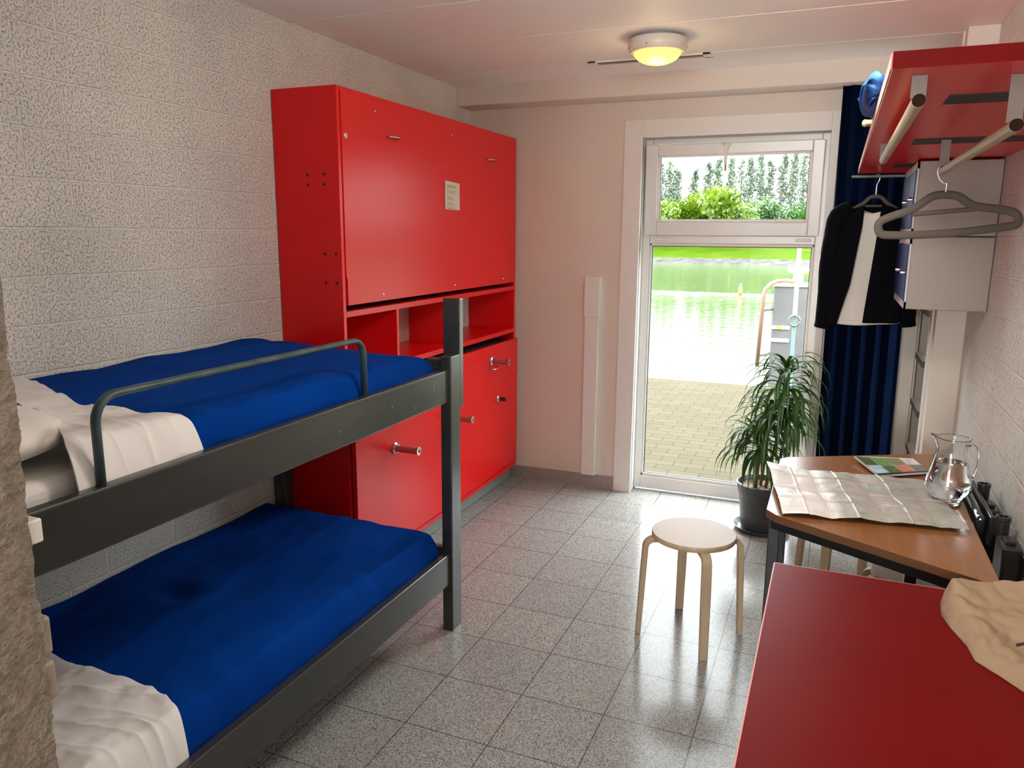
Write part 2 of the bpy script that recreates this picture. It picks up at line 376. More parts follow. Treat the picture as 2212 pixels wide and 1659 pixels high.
build(f, 'window_frame', M['white_pvc'], bw, bevel=.004)
build(B(.76, YB-.09, .91, 2.14, YB-.084, 2.14), 'window_pane', M['pane'], bw)
# near partition with rough, chipped corner
NX, NY = 1.324, .6
def rough_pt(p, amp=.0035):
    n = noise.noise_vector(Vector(p)*28)*amp + noise.noise_vector(Vector(p)*90)*amp*.5 + noise.noise_vector(Vector(p)*260)*amp*.35
    return Vector(p)+Vector((n.x, n.y, 0))
w = MB()
def zfine(v): return 1.7*v/.1 if v < 0 else (.75*v/.1 if v < .1 else (.75+.75*(v-.1)/.8 if v < .9 else 1.5+(H-1.5)*(v-.9)/.1))
w.grid(lambda u, v: rough_pt((NX, .42+.18*u, zfine(v))), 90, 420)
w.grid(lambda u, v: rough_pt((NX-.1*u, NY, zfine(v))), 30, 420)
w.box(-.02, .31, 0, NX-.01, NY-.008, H)
struct(w, 'wall_near', M['stucco'], smooth=True, recalc=False)

struct(B(0, D-.195, H-.111, XS+.02, D+.01, H+.004), 'trim_1', M['paint'], bevel=.004)
# door casing
f = MB(); f.box(1.003, D-.018, 0, OX0, D+.02, 2.26); f.box(OX1-.001, D-.018, 0, 2.17, D+.02, 2.26); f.box(OX0, D-.018, OZ1, OX1, D+.02, 2.26)
f.box(OX0-.025, D, 0, OX0, D+.14, OZ1+.02); f.box(OX1, D, 0, OX1+.025, D+.14, OZ1+.02); f.box(OX0, D, OZ1, OX1, D+.14, OZ1+.025)
struct(f, 'trim_2', M['casing'], bevel=.0025)
struct(B(.29, D-.012, 0, 1.003, D+.003, .084), 'baseboard_far', M['granite'])
struct(B(XR-.012, 2.2, 0, XR+.003, YP, .084), 'baseboard_right', M['granite'])

# glazed door unit
dr = empty('door_1', (1.62, D+.08, 0)); dr['kind'] = 'structure'
Y0, Y1 = D+.08, D+.145
f = MB()
f.box(OX0, Y0, .012, 1.155, Y1, OZ1); f.box(2.088, Y0, .012, OX1, Y1, OZ1); f.box(1.155, Y0, .012, 2.088, Y1, .095); f.box(1.155, Y0, 1.556, 2.088, Y1, 1.604); f.box(1.155, Y0, 2.125, 2.088, Y1, OZ1)
build(f, 'door_frame', M['white_pvc'], dr, bevel=.005)
f = MB(); a, b_ = Y0+.006, Y0+.03
for (x0, z0, x1, z1) in ((1.155, .095, 1.169, 1.556), (2.074, .095, 2.088, 1.556), (1.155, .095, 2.088, .112), (1.155, 1.541, 2.088, 1.556)): f.box(x0, a, z0, x1, b_, z1)
build(f, 'glazing_bead', M['casing'], dr, bevel=.003)
f = MB(); g = .004
for (x0, z0, x1, z1) in ((1.169, .112, 1.169+g, 1.541), (2.074-g, .112, 2.074, 1.541), (1.169, .112, 2.074, .112+g), (1.169, 1.541-g, 2.074, 1.541)): f.box(x0, a+.008, z0, x1, b_, z1)
build(f, 'gasket', M['gasket'], dr)
build(B(1.165, Y0+.03, .108, 2.078, Y0+.036, 1.545), 'glass_pane', M['pane'], dr)
# tilted top sash, hinged at its lower edge
def tilt(mb, ang=-3.6):
    R = Matrix.Rotation(math.radians(-ang), 3, 'X'); o = Vector((0, Y0-.004, 1.604))
    mb.v = [R @ (v-o) + o for v in mb.v]; return mb
f = MB(); sx0, sx1, sz0, sz1 = 1.124, 2.104, 1.604, 2.122
gx0, gx1, gz0, gz1 = 1.196, 2.043, 1.68, 2.062
f.box(sx0, Y0-.02, sz0, gx0, Y0+.03, sz1); f.box(gx1, Y0-.02, sz0, sx1, Y0+.03, sz1); f.box(gx0, Y0-.02, sz0, gx1, Y0+.03, gz0); f.box(gx0, Y0-.02, gz1, gx1, Y0+.03, sz1)
sash = build(tilt(f), 'top_sash', M['white_pvc'], dr, bevel=.005)
f = MB(); bb = .013
for (x0, z0, x1, z1) in ((gx0, gz0, gx0+bb, gz1), (gx1-bb, gz0, gx1, gz1), (gx0, gz0, gx1, gz0+bb), (gx0, gz1-bb, gx1, gz1)): f.box(x0, Y0-.012, z0, x1, Y0+.01, z1)
build(tilt(f), 'glazing_bead', M['casing'], sash, bevel=.002)
f = MB(); q = .0035
for (x0, z0, x1, z1) in ((gx0+bb, gz0+bb, gx0+bb+q, gz1-bb), (gx1-bb-q, gz0+bb, gx1-bb, gz1-bb), (gx0+bb, gz0+bb, gx1-bb, gz0+bb+q)): f.box(x0, Y0-.006, z0, x1, Y0+.01, z1)
build(tilt(f), 'gasket', M['gasket'], sash)
build(tilt(B(gx0+.005, Y0+.01, gz0+.005, gx1-.005, Y0+.016, gz1-.005)), 'glass_pane', M['pane'], sash)
f = MB(); f.lathe([(0, 0), (.024, .002), (.026, .01), (.018, .016), (0, .018)], (1.585, Y0-.04, 2.105), 24); f.box(1.576, Y0-.052, 2.0, 1.594, Y0-.035, 2.11)
build(tilt(f), 'sash_latch', M['casing'], sash, bevel=.002)
build(tilt(B(1.5795, Y0-.046, 1.965, 1.5915, Y0-.04, 2.01)), 'latch_handle', M['kick'], sash)
for xx in (1.185, 1.985):
    build(B(xx, Y0-.012, 1.572, xx+.082, Y0+.002, 1.590), 'hinge_cover', M['casing'], dr, bevel=.003)

# ------------------------------------------------------------------ daylight scenery outside
struct(B(-9, D+.16, -.16, 12, 8.95, -.06), 'terrace_paving', M['paving'])
struct(B(-9, D+.17, -1.6, 12, 8.93, -.16), 'quay_wall', M['concrete'])
w = MB(); w.add([(-150, 8.9, -.95), (150, 8.9, -.95), (150, 76, -.95), (-150, 76, -.95)], [(0, 1, 2, 3)])
struct(w, 'canal_water', M['canal'])
def bankpt(u, v):
    x = -110+190*u; t = v
    y = 72.5+22*t; z = -1.2+ 4.2*min(1, t*1.6)**.9
    return (x, y, z+.25*fbm(x*.3, y*.5)*min(1, t*6))
w = MB(); w.grid(bankpt, 200, 30); w.add([(-110, 90, 2.9), (80, 90, 2.9), (80, 160, 2.9), (-110, 160, 2.9)], [(0, 1, 2, 3)])
struct(w, 'grass_bank', M['grass'], smooth=True)
w = MB(); w.grid(lambda u, v: (-110+190*u, 71.9+1.4*v+.2*fbm(u*300, v*3), -1.05+.55*v+.12*fbm(u*260, v*5)), 400, 4)
struct(w, 'stone_revetment', M['stone'])

def leaf_cloud(mb, c, r, n, s, rng):
    for _ in range(n):
        while True:
            p = Vector((rng.uniform(-1, 1), rng.uniform(-1, 1), rng.uniform(-1, 1)))
            if .35 < p.length < 1: break
        q = Vector((c[0]+p.x*r[0], c[1]+p.y*r[1], c[2]+p.z*r[2]))
        a = Vector((rng.gauss(0, 1), rng.gauss(0, 1), rng.gauss(0, 1))).normalized(); b = a.orthogonal().normalized()*s*rng.uniform(.6, 1.3); a = a*s*rng.uniform(.6, 1.3)
        mb.add([q-a, q-b*.6, q+a, q+b*.6], [(0, 1, 2, 3)])
def shrub(mname, seed):
    rng = random.Random(seed); root = empty('shrub', (0, 0, 0))
    mb = MB()
    for k in range(9):
        leaf_cloud(mb, (rng.uniform(-1.9, 1.9), rng.uniform(-1, 1), rng.uniform(.9, 2.6)), (1.15, 1.0, .95), 240, .17, rng)
    build(mb, 'foliage', M[mname], root, recalc=False)
    st = MB()
    for k in range(4): st.tube([(rng.uniform(-.4, .4), 0, -.3), (rng.uniform(-1, 1), rng.uniform(-.5, .5), 1.6)], [.09, .04], 6)
    build(st, 'stem', M['bark'], root)
    return root
def poplar(seed):
    rng = random.Random(seed); root = empty('poplar_tree', (0, 0, 0)); mb = MB()
    for k in range(22):
        z = 2.2+7.3*k/21; r = .62*(1-((z-5.2)/5.4)**2)+.1
        leaf_cloud(mb, (rng.uniform(-.3, .3), rng.uniform(-.3, .3), z), (r, r, .5), 60, .16, rng)
    build(mb, 'foliage', M['poplar'], root, recalc=False)
    st = MB(); st.tube([(0, 0, -.5), (.05, 0, 4), (0, .05, 9.2)], [.13, .09, .02], 7)
    for k in range(16):
        z = 1.6+7*k/16; w_ = rng.uniform(0, 6.28); l = .5
        st.tube([(0, 0, z), (l*.6*math.cos(w_), l*.6*math.sin(w_), z+.6), (l*math.cos(w_), l*math.sin(w_), z+1.3)], [.03, .02, .008], 5)
    build(st, 'trunk', M['bark'], root)
    return root
sp = {'shrub_a': [shrub('shrub_a', 1), shrub('shrub_a', 2)], 'shrub_b': [shrub('shrub_b', 3), shrub('shrub_b', 4)]}
used = set()
SH = [(-21.5, 80, 'shrub_a', 1.0), (-17.0, 81, 'shrub_b', 1.15), (-14.9, 78, 'shrub_a', .92), (-12.6, 79, 'shrub_a', 1.0), (-9.2, 79, 'shrub_a', 1.22), (-6.5, 77.5, 'shrub_a', .86),
      (-5.3, 82, 'shrub_b', 1.05), (-2.9, 81, 'shrub_b', .86), (-.7, 80, 'shrub_b', .72), (2.6, 82, 'shrub_b', .8), (-11.0, 83, 'shrub_b', 1.08), (6.5, 81, 'shrub_a', .8), (-26, 81, 'shrub_a', .9)]
shrub_labels = {
 0: 'bright green shrub hidden left of the door glass on the far bank', 2: 'yellow-green shrub at the left edge of the upper pane, by the water',
 1: 'darker green shrub at the far left behind the yellow-green shrub', 3: 'yellow-green rounded shrub just right of the leftmost one on the far bank',
 4: 'tallest bright yellow-green shrub in the middle of the upper pane', 5: 'low yellow-green shrub right of the tallest one',
 6: 'dull green shrub behind and right of the tallest bright shrub', 7: 'dull green low shrub third from the right in the upper pane',
 8: 'small dark green shrub at the right edge of the upper pane', 9: 'dark green shrub past the right edge of the door glass',
 10: 'darker green shrub in the gap left of the tallest bright shrub', 11: 'bright shrub far right beyond the door glass', 12: 'outermost bright shrub far left on the bank'}
for i, (x, y, k, s) in enumerate(SH):
    p = sp[k][i % 2]; o = p if p.name not in used else copy_tree(p); used.add(p.name)
    o.location = (x, y, 1.3); o.scale = (s, s, s*1.22); o.rotation_euler.z = i*1.3
    tag(o, shrub_labels[i], 'shrub', 'shrubs on the far bank')
pp = [poplar(11), poplar(12), poplar(13)]; used = set()
PX = [-18.2, -17.2, -16.3, -15.4, -13.4, -11.9, -10.9, -9.5, -8.3, -7.3, -6.2, -5.2, -3.9, -2.9, -1.8, -.6, 1.2, 3.4, -20.5]
PH = [.90, .97, .95, .85, .83, .92, .98, 1.0, .97, .99, 1.0, .92, 1.0, 1.04, 1.02, 1.10, 1.12, 1.1, .9]
ords = ['first', 'second', 'third', 'fourth', 'fifth', 'sixth', 'seventh', 'eighth', 'ninth', 'tenth', 'eleventh', 'twelfth', 'thirteenth', 'fourteenth', 'fifteenth', 'sixteenth', 'seventeenth', 'eighteenth', 'nineteenth']
order = sorted([i for i in range(len(PX)) if -17.4 < PX[i] < -1.6], key=lambda i: PX[i])
outside = {-20.5: 'poplar standing second past the left edge of the upper pane', -18.2: 'nearest poplar past the left edge of the upper pane', -.6: 'nearest poplar past the right edge of the upper pane', 1.2: 'second poplar past the right edge of the upper pane', 3.4: 'third poplar past the right edge of the upper pane'}
for i, x in enumerate(PX):
    p = pp[i % 3]; o = p if p.name not in used else copy_tree(p); used.add(p.name)
    o.location = (x, 92, 2.0); s = PH[i]*.84; o.scale = (.85, .85, s); o.rotation_euler.z = i*.9
    tag(o, outside[x] if i not in order else 'thin pale poplar seen through the upper pane, %s from the left' % ords[order.index(i)], 'tree', 'row of poplars beyond the canal')

# mooring pillar and fittings
mp_ = empty('mooring_pillar', (1.53, 14.3, -1.3), 'grey concrete mooring pillar standing in the water outside the door', 'pillar')
build(B(1.262, 14, -1.6, 1.80, 14.6, .745), 'concrete_post', M['concrete'], mp_, bevel=.015)
build(B(1.235, 13.98, .745, 1.83, 14.62, .785), 'cap_slab', M['cream'], mp_, bevel=.01)
for z in (.02, -.20): build(B(1.27, 13.985, z, 1.56, 13.999, z+.06), 'painted_stripe', [M['white_pvc']], mp_)
build(B(1.34, 13.98, .022, 1.43, 13.984, .078), 'yellow_patch', M['yellow'], mp_)
f = MB(); f.lathe([(0, 0), (.19, 0), (.19, .02), (.09, .03), (.08, .17), (.16, .19), (.19, .23), (.16, .27), (0, .29)], (1.62, 14.3, .785), 28)
build(f, 'bollard', M['cream'], mp_, smooth='auto', label='cream mushroom shaped mooring bollard')
hr = empty('ladder_rail', (1.1, 13.8, -.6), 'rust-red vertical handrail pipe fixed left of the mooring pillar', 'rail')
build(MB().tube([(1.08, 13.8, -.62), (1.11, 13.8, .60), (1.13, 13.8, .70), (1.2, 13.85, .79), (1.3, 13.95, .84), (1.45, 14.05, .85), (1.6, 14.2, .82)], .034, 12), 'rail_pipe', M['rust'], hr, smooth=True)
for z in (-.42, .36): build(cyl((1.1, 13.8, z), (1.265, 14.1, z), .03), 'bracket', M['concrete'], hr, smooth='auto')
pl = empty('mooring_pole', (1.66, 13.6, -1.2), 'slim pale blue pole standing in front of the mooring pillar', 'pole')
build(cyl((1.655, 13.6, -1.3), (1.64, 13.6, .27), .028), 'lower_pole', M['tealpole'], pl, smooth='auto')
build(cyl((1.64, 13.6, .27), (1.632, 13.6, 1.75), .034), 'upper_pole', M['paleblue'], pl, smooth='auto')
f = MB(); f.tube([(1.643+.085*math.cos(a), 13.56, .22+.085*math.sin(a)) for a in [k*PI/12 for k in range(25)]], .018, 8)
build(f, 'ring', M['concrete'], pl, smooth=True)
for i, (x, side) in enumerate(((-1.55, 'left'), (.45, 'right'))):
    b = empty('marker_float', (x, 35, -.95), '%s of the two small orange marker floats on the canal rope' % side, 'buoy', 'marker floats')
    build(MB().lathe([(0, -.1), (.07, -.05), (.09, .1), (.07, .32), (.03, .38), (0, .38)], (x, 35, -.95), 14), 'float_body', M['orange'], b, smooth=True)
    build(cyl((x, 35, -.7), (x, 35, -.45), .02), 'float_stem', M['white_pvc'], b)
tag(build(MB().tube([(-12+k, 35.2, -.93) for k in range(0, 24)], .025, 6), 'float_rope', M['white_pvc']), 'thin pale rope stretched across the canal between the floats', 'rope')

# ------------------------------------------------------------------ ceiling fixtures
lc = (1.39, 3.66, H)
lamp = empty('ceiling_lamp', lc, 'round grey-white ceiling lamp with a glowing yellow dome', 'lamp')
build(MB().lathe([(0, 0), (.115, 0), (.115, -.012), (0, -.012)], lc, 48), 'mounting_plate', M['kick'], lamp)
build(MB().lathe([(.02, -.012), (.128, -.012), (.132, -.018), (.132, -.05), (.128, -.058), (.122, -.06), (.118, -.066), (.106, -.068), (.102, -.064)], lc, 64), 'lamp_housing', M['lamp_ring'], lamp, smooth='auto')
build(MB().lathe([(.106*math.cos(a), -.062-.056*math.sin(a)) for a in [k*PI/2/12 for k in range(13)]], lc, 48), 'lamp_dome', M['dome'], lamp, smooth=True)
build(MB().tube([(1.37, 3.66-.1335, H-.052), (1.37, 3.66-.128, H-.052)], .005, 10), 'screw', M['steel'], lamp)
v = empty('ceiling_vent', (1.25, 4.09, H), 'long narrow recessed air vent in the ceiling behind the lamp', 'vent')
f = MB(); f.box(.944, 4.043, H-.006, 1.562, 4.055, H+.002); f.box(.944, 4.118, H-.006, 1.562, 4.13, H+.002); f.box(.944, 4.043, H-.006, .985, 4.13, H+.002); f.box(1.525, 4.043, H-.006, 1.562, 4.13, H+.002)
build(f, 'vent_frame', M['ceiling'], v, bevel=.001)
build(B(.984, 4.054, H-.002, 1.526, 4.119, H-.0005), 'vent_slot', M['dark_slot'], v)
build(B(.984, 4.085, H-.0045, 1.526, 4.118, H-.002), 'vent_blade', M['kick'], v)

# trunking on far wall
t = empty('cable_trunking', (.833, D, .084), 'tall white painted pipe casing on the far wall left of the door', 'trunking')
build(B(.79, D-.028, .085, .878, D, 1.106), 'casing', M['casing'], t, bevel=.002)
build(B(.786, D-.034, 1.104, .884, D, 1.352), 'casing_cap', M['casing'], t, bevel=.002)

# wall plates on the near partition
for i, (z0, z1, dpt, lab) in enumerate(((1.226, 1.257, .020, 'small pale block on the near wall edge, topmost of three'), (1.075, 1.128, .017, 'rounded beige wall plate on the near wall edge, the upper of two'), (1.012, 1.066, .017, 'rounded beige wall plate on the near wall edge, the lower of two'))):
    o = build(B(NX-.075, NY-.004, z0, NX-.005, NY+dpt, z1), 'wall_plate', M['casing'] if i == 0 else M['beige_metal'], origin=(NX-.05, NY, z0), bevel=.006 if i else .003, seg=4)
    tag(o, lab, 'wall plate', 'plates on the near wall')

# ------------------------------------------------------------------ red fold-away bunk cabinet
cab = empty('fold_away_bunk_cabinet', (.16, 3.65, 0), 'tall red built-in cabinet with two folded wall beds against the block wall', 'cabinet')
CY0, CY1, CX, CZT = 2.712, 4.603, .322, 2.183
def side(y0, y1, nm='side_panel'):
    return build(B(.004, y0, .10, CX, y1, CZT), nm, M['red'], cab, bevel=.0015)
side(CY0, CY0+.022); side(CY1-.022, CY1)
build(B(.004, CY0+.022, CZT-.022, CX, CY1-.022, CZT), 'top_panel', M['red'], cab, bevel=.0015)
build(B(.004, CY0, .004, CX-.03, CY1, .105), 'kickboard', M['kick'], cab, label='grey kickboard')
build(B(.004, CY0+.022, 1.256, CX, CY1-.022, 1.28), 'niche_top', M['red'], cab)
build(B(.004, CY0+.022, .985, CX, CY1-.022, 1.01), 'niche_shelf', M['red'], cab)
build(B(.004, CY0+.022, .105, CX, CY1-.022, .127), 'bottom_panel', M['red'], cab)
for y in (3.145, 3.80): build(B(.006, y, 1.01, CX-.004, y+.018, 1.256), 'divider', M['red'], cab)
# upper folded bed
up_ = MB(); up_.prism([(0, 0), (0, 0)], 0, 0) if False else None
y0, y1 = CY0+.024, CY1-.022
pts = [(y0, 2.168), (y0, 1.43), (y0+.008, 1.41), (y0+.008, 1.305), (y1, 1.305), (y1, 2.168)]
f = MB(); n = len(pts)
f.add([(CX-.016, a, b) for a, b in pts] + [(CX+.004, a, b) for a, b in pts], [tuple(range(n))[::-1], tuple(range(n, 2*n))] + [(i, (i+1) % n, n+(i+1) % n, n+i) for i in range(n)])
ub = build(f, 'upper_bed_panel', M['red'], cab, bevel=.0015)
build(B(.02, y0+.02, 1.31, CX-.02, y1-.02, 2.15), 'folded_bed_body', M['dark_slot'], cab)
def pull(y, z, x=CX+.004, par=None, wd=.10):
    f = MB(); f.tube([(x-.002, y-wd/2, z), (x+.02, y-wd/2+.01, z), (x+.028, y, z), (x+.02, y+wd/2-.01, z), (x-.002, y+wd/2, z)], .005, 10, rb=.004)
    return build(f, 'handle', M['steel'], par, smooth=True)
pull(3.13, 2.025, par=ub); pull(4.197, 2.02, par=ub)
def screw(x, y, z, r=.006, par=None):
    build(MB().lathe([(0, .0035), (r*.7, .003), (r, 0)], (x, y, z), 12, axis='X'), 'screw', M['steel'], par)
for y, z in ((2.99, 2.12), (3.72, 2.105), (3.02, 1.335), (3.74, 1.335), (4.4, 1.335)): screw(CX+.004, y, z, .006, ub)
screw(CX+.004, 2.765, 1.995, .012, ub)
for (x, z) in ((.17, 1.84), (.17, 1.80), (.25, 1.84), (.25, 1.80), (.24, 1.52), (.295, 1.52), (.24, 1.40), (.295, 1.40)):
    build(MB().tube([(x, CY0-.0015, z), (x, CY0+.001, z)], .006, 10), 'screw', M['dark_slot'], cab)
# lower folded bed, a little proud of the cabinet
LX = .352
lb = build(B(LX-.022, CY0+.012, .135, LX, CY1-.09 + .06, .95), 'lower_bed_panel', M['red'], cab, bevel=.002)
build(B(.03, y0+.02, .15, LX-.024, y1-.03, .942), 'folded_bed_body', M['dark_slot'], cab)
build(B(CX-.01, CY0+.012, .106, LX-.004, CY1-.03, .128), 'lower_edge_strip', M['red'], cab)
def fold_leg(y, z, l, r=.0165, small=False):
    o = build(MB().lathe([(0, 0), (r*1.7, 0), (r*1.7, .006), (r*1.2, .012), (r*1.2, .02), (0, .02)], (LX, y, z), 24, axis='X'), 'leg_flange', M['steel'], lb, smooth='auto')
    build(MB().lathe([(r, .012), (r, l)], (LX, y, z), 24, axis='X'), 'fold_leg' if not small else 'pivot_pin', M['redtube'] if not small else M['blackpl'], lb, smooth=True)
    if not small:
        build(MB().lathe([(r*1.02, l-.012), (r*1.22, l-.008), (r*1.22, l), (r*.5, l+.001), (r*.45, l-.006), (0, l-.006)], (LX, y, z), 24, axis='X'), 'leg_cap', M['steel'], lb, smooth='auto')
        for k in range(6):
            a = k*PI/3; build(MB().lathe([(0, .001), (.002, 0)], (LX+l+.0005, y+r*.85*math.cos(a), z+r*.85*math.sin(a)), 8, axis='X'), 'cap_hole', M['dark_slot'], lb) if k % 2 == 0 else None
        build(MB().lathe([(0, .0015), (r*.45, .0012)], (LX+l, y, z), 14, axis='X'), 'cap_bore', M['dark_slot'], lb)
    else:
        build(MB().lathe([(0, l), (r, l)], (LX, y, z), 16, axis='X'), 'pin_end', M['blackpl'], lb)
fold_leg(3.045, .61, .13); fold_leg(3.63, .63, .13); fold_leg(4.165, .86, .115); fold_leg(4.255, .612, .055, .013, True)
f = MB(); f.tube([(LX, 4.15, .815), (LX+.018, 4.16, .81), (LX+.018, 4.24, .81), (LX, 4.25, .815)], .004, 8); build(f, 'handle', M['steel'], lb, smooth=True)
screw(LX, 4.50, .76, .004, lb)
# notice taped to the panel
nt_ = empty('paper_notice', (CX+.006, 3.72, 1.80), 'small white printed notice taped to the red cabinet panel', 'notice')
f = MB(); f.grid(lambda u, v: (CX+.0055+.002*math.sin(v*3.1)*(1-u), 3.634+.165*u+(-.008*(1-u)*math.sin(v*PI)) , 1.728+.145*v-.008*u*v), 6, 8)
build(f, 'paper_sheet', M['paper'], nt_, solid=.0006)
f = MB()
for z, l in ((1.853, .09), (1.846, .10), (1.824, .10), (1.817, .09), (1.795, .04), (1.789, .07), (1.783, .08), (1.764, .05), (1.758, .09), (1.742, .08), (1.736, .09)):
    f.box(CX+.0077, 3.652, z-.0052, CX+.0081, 3.652+l, z-.002)
build(f, 'printed_lines', M['ink'], nt_)

# ------------------------------------------------------------------ bunk bed
bk = empty('bunk_bed', (.43, 1.65, 0), 'dark grey painted wooden bunk bed along the block wall', 'bed')
G = M['grey_wood']
BY0, BY1 = .66, 2.617
build(B(.826, 2.613, 0, .872, 2.695, 1.143), 'post', G, bk, bevel=.004)
build(B(.826, .62, 0, .872, .66, 1.143), 'post', G, bk, bevel=.004)
build(B(.004, 2.60, 0, .062, 2.66, 1.143), 'post', G, bk, bevel=.004)
build(B(.004, .62, 0, .062, .66, 1.143), 'post', G, bk, bevel=.004)
build(B(.795, 2.699, .925, .868, 2.732, 1.358), 'extension_board', G, bk, bevel=.003)
def rail(x0, x1, z0, z1):
    return build(B(x0, BY0, z0, x1, BY1, z1), 'side_rail', G, bk, bevel=.006, seg=3)
rail(.828, .860, .962, 1.092); rail(.828, .860, .205, .338); rail(.004, .036, .962, 1.06); rail(.004, .036, .205, .30)
build(B(.06, 2.617, .95, .828, 2.645, 1.10), 'end_board', G, bk, bevel=.004)
build(B(.76, 2.62, .95, .828, 2.66, 1.13), 'end_board', G, bk, bevel=.004)
build(B(.06, 2.617, .20, .828, 2.645, .36), 'end_board', G, bk, bevel=.004)
for z in (.985, .23): build(B(.03, .68, z, .83, 2.61, z+.012), 'bed_base', M['birch'], bk)
g = []
gy0, gy1, gx, gz, gt = 1.087, 2.063, .842, 1.085, 1.277
pts = [(gx, gy0, gz)]
def arc(cy, cz, r, a0, a1, n=8): return [(gx, cy+r*math.cos(a0+(a1-a0)*k/n), cz+r*math.sin(a0+(a1-a0)*k/n)) for k in range(n+1)]
r = .055
pts += arc(gy0+r, gt-r, r, PI, PI/2) + arc(gy1-r, gt-r, r, PI/2, 0) + [(gx, gy1, gz)]
build(MB().tube(pts, .0085, 12, rb=.012, upv=(1, 0, 0)), 'guard_rail', M['teal'], bk, smooth=True, label='worn teal bent-pipe guard rail')
# chips on the upper rail
for (y, z, s) in ((2.50, 1.05, .012), (2.20, 1.035, .006), (1.9, 1.02, .005), (2.36, 1.0, .006), (2.42, 1.06, .005)):
    f = MB(); f.add([(.8602, y, z), (.8608, y+s*.4, z-s*.6), (.8602, y+s*.2, z-s*2.2), (.8602, y-s*.3, z-s)], [(0, 1, 2, 3)])
    build(f, 'paint_chip', M['kick'], bk)

def top_z(base, x, y, amp, seed):
    e = min(1, max(0, (.838-x)/.055)); ed = 1-(1-e)**2.4
    e2 = min(1, max(0, (2.615-y)/.09)); ed2 = 1-(1-e2)**2.6
    nz = amp*fbm(x*3.1+seed, y*2.2, seed, 2)+amp*.45*fbm(x*9+seed, y*4.5, 4+seed, 2)
    return base + nz, ed, ed2
def mattress(zt, z0, nm, lab):
    o = build(B(.045, .68, z0, .785, 2.585, zt), nm, M['sheet'], origin=(.43, 1.65, z0), bevel=.03, seg=4)
    return tag(o, lab, 'mattress')
mattress(1.115, .998, 'mattress', 'white covered mattress lying in the upper bunk')
mattress(.385, .243, 'mattress', 'white covered mattress lying in the lower bunk')
def bed_surface(base, x, y, seed):
    bz, ed, ed2 = top_z(base, x, y, .016, seed)
    k = max(0, 1-(.835-x)/.16)
    bz += .006*math.sin(y*31+2*math.sin(y*9))*k-.012*max(0, (x-.45)/.38)**2
    if seed < 5: bz += -.03*math.exp(-((y-2.58)/.10)**2)*(x/.8)+.012*math.sin(x*2.4+.4)
    else: bz += -.022*math.exp(-((y-1.75)/.05)**2-((x-.32)/.07)**2)
    return bz, ed, ed2
def blanket(base, drop, seed, nm, lab, yb):
    def fn(u, v):
        x = .012+.818*u; y = yb(x)-.06+(2.612-yb(x)+.06)*v
        bz, ed, ed2 = bed_surface(base, x, y, seed)
        return (x, y, bz-drop*(1-min(ed, ed2)))
    mb = MB(); mb.grid(fn, 120, 190)
    o = build(mb, nm, M['blue'], smooth=True, solid=.006, origin=(.43, 1.9, base))
    return tag(o, lab, 'blanket', 'blue blankets on the bunk')
def yb_up(x): return 1.50-.20*min(1, x/.5)**1.0+.05*max(0, (x-.62)/.2)**1.6
def yb_lo(x): return 1.335-.04*x-.035*max(0, (x-.6)/.22)**2
blanket(1.163, .125, 1.3, 'blanket', 'royal blue blanket spread on the upper bunk', yb_up)
blanket(.452, .19, 8.1, 'blanket', 'royal blue blanket spread on the lower bunk', yb_lo)
def ridge(t, p=2.2): return (1-abs(math.sin(t)))**p
def sheet(base, drop, seed, nm, lab, ya, yb):
    up_ = base > 1
    def fn(u, v):
        x = .014+.822*u; y = ya(x)+(yb(x)-ya(x))*v
        bz, ed, ed2 = bed_surface(base, x, y, seed)
        k = min(1, max(0, 1-(.84-x)/(.42 if up_ else .5)))
        q = 1-x
        # folds fan out from the tucked edge
        a = math.atan2(y-(1.52 if up_ else 1.0), (1.25 if up_ else .25)-x)
        f1 = ridge(a*(7 if up_ else 5)+.6*fbm(x*4, y*4, seed)+.3); f2 = ridge(y*15+x*9*(1 if up_ else -1.2)+2.6*fbm(x*3, y*4, 2+seed), 3); f3 = ridge(y*41-x*12+.8*fbm(x*6, y*6, 9), 3)
        am = .35+.65*max(0, min(1, .5+1.3*fbm(x*5+3, y*4, 7)))
        bz += am*k**.8*(.016*f1+.013*f2+.006*f3)+.004*fbm(x*13, y*13, seed)
        ev = min(1, (1-v)/.05); bz -= .010*(1-ev)**2
        z = bz+.016-drop*(1-ed)
        if up_: z += .038*math.exp(-((y-1.06)/.15)**2)*min(1, (.84-x)/.25)
        return (x, y, z)
    mb = MB(); mb.grid(fn, 190, 170)
    o = build(mb, nm, M['sheet'], smooth=True, solid=.003, origin=(.43, 1.1, base))
    return tag(o, lab, 'sheet', 'white sheets folded over the blankets')
sheet(1.163, .115, 1.3, 'folded_sheet', 'crumpled white sheet folded back on the upper bunk', lambda x: 1.40-.35*min(1, x/.8)-.02*math.sin(x*8), lambda x: yb_up(x)+.03)
sheet(.452, .15, 8.1, 'folded_sheet', 'crumpled white sheet folded back at the head of the lower bunk', lambda x: .72, lambda x: yb_lo(x)+.0)
def pillow(cx, cy, cz, sx, sy, sz, nm, lab):
    def P(a, b):
        ca, cb = math.cos(a), math.cos(b); sa, sb = math.sin(a), math.sin(b)
        ex = .55; f_ = lambda t, e: math.copysign(abs(t)**e, t)
        return (cx+sx*f_(cb, .9)*f_(ca, ex), cy+sy*f_(cb, .9)*f_(sa, ex), cz+sz*sb*(.6+.4*cb)+.004*fbm(ca*3, sa*3, sb))
    mb = MB(); mb.grid(lambda u, v: P(2*PI*u, -PI/2+PI*v), 48, 24)
    return tag(build(mb, nm, M['pillow'], smooth=True, origin=(cx, cy, cz-sz)), lab, 'pillow')
pillow(.42, .93, 1.185, .34, .24, .075, 'pillow', 'white pillow at the head of the upper bunk, half under the folded sheet')

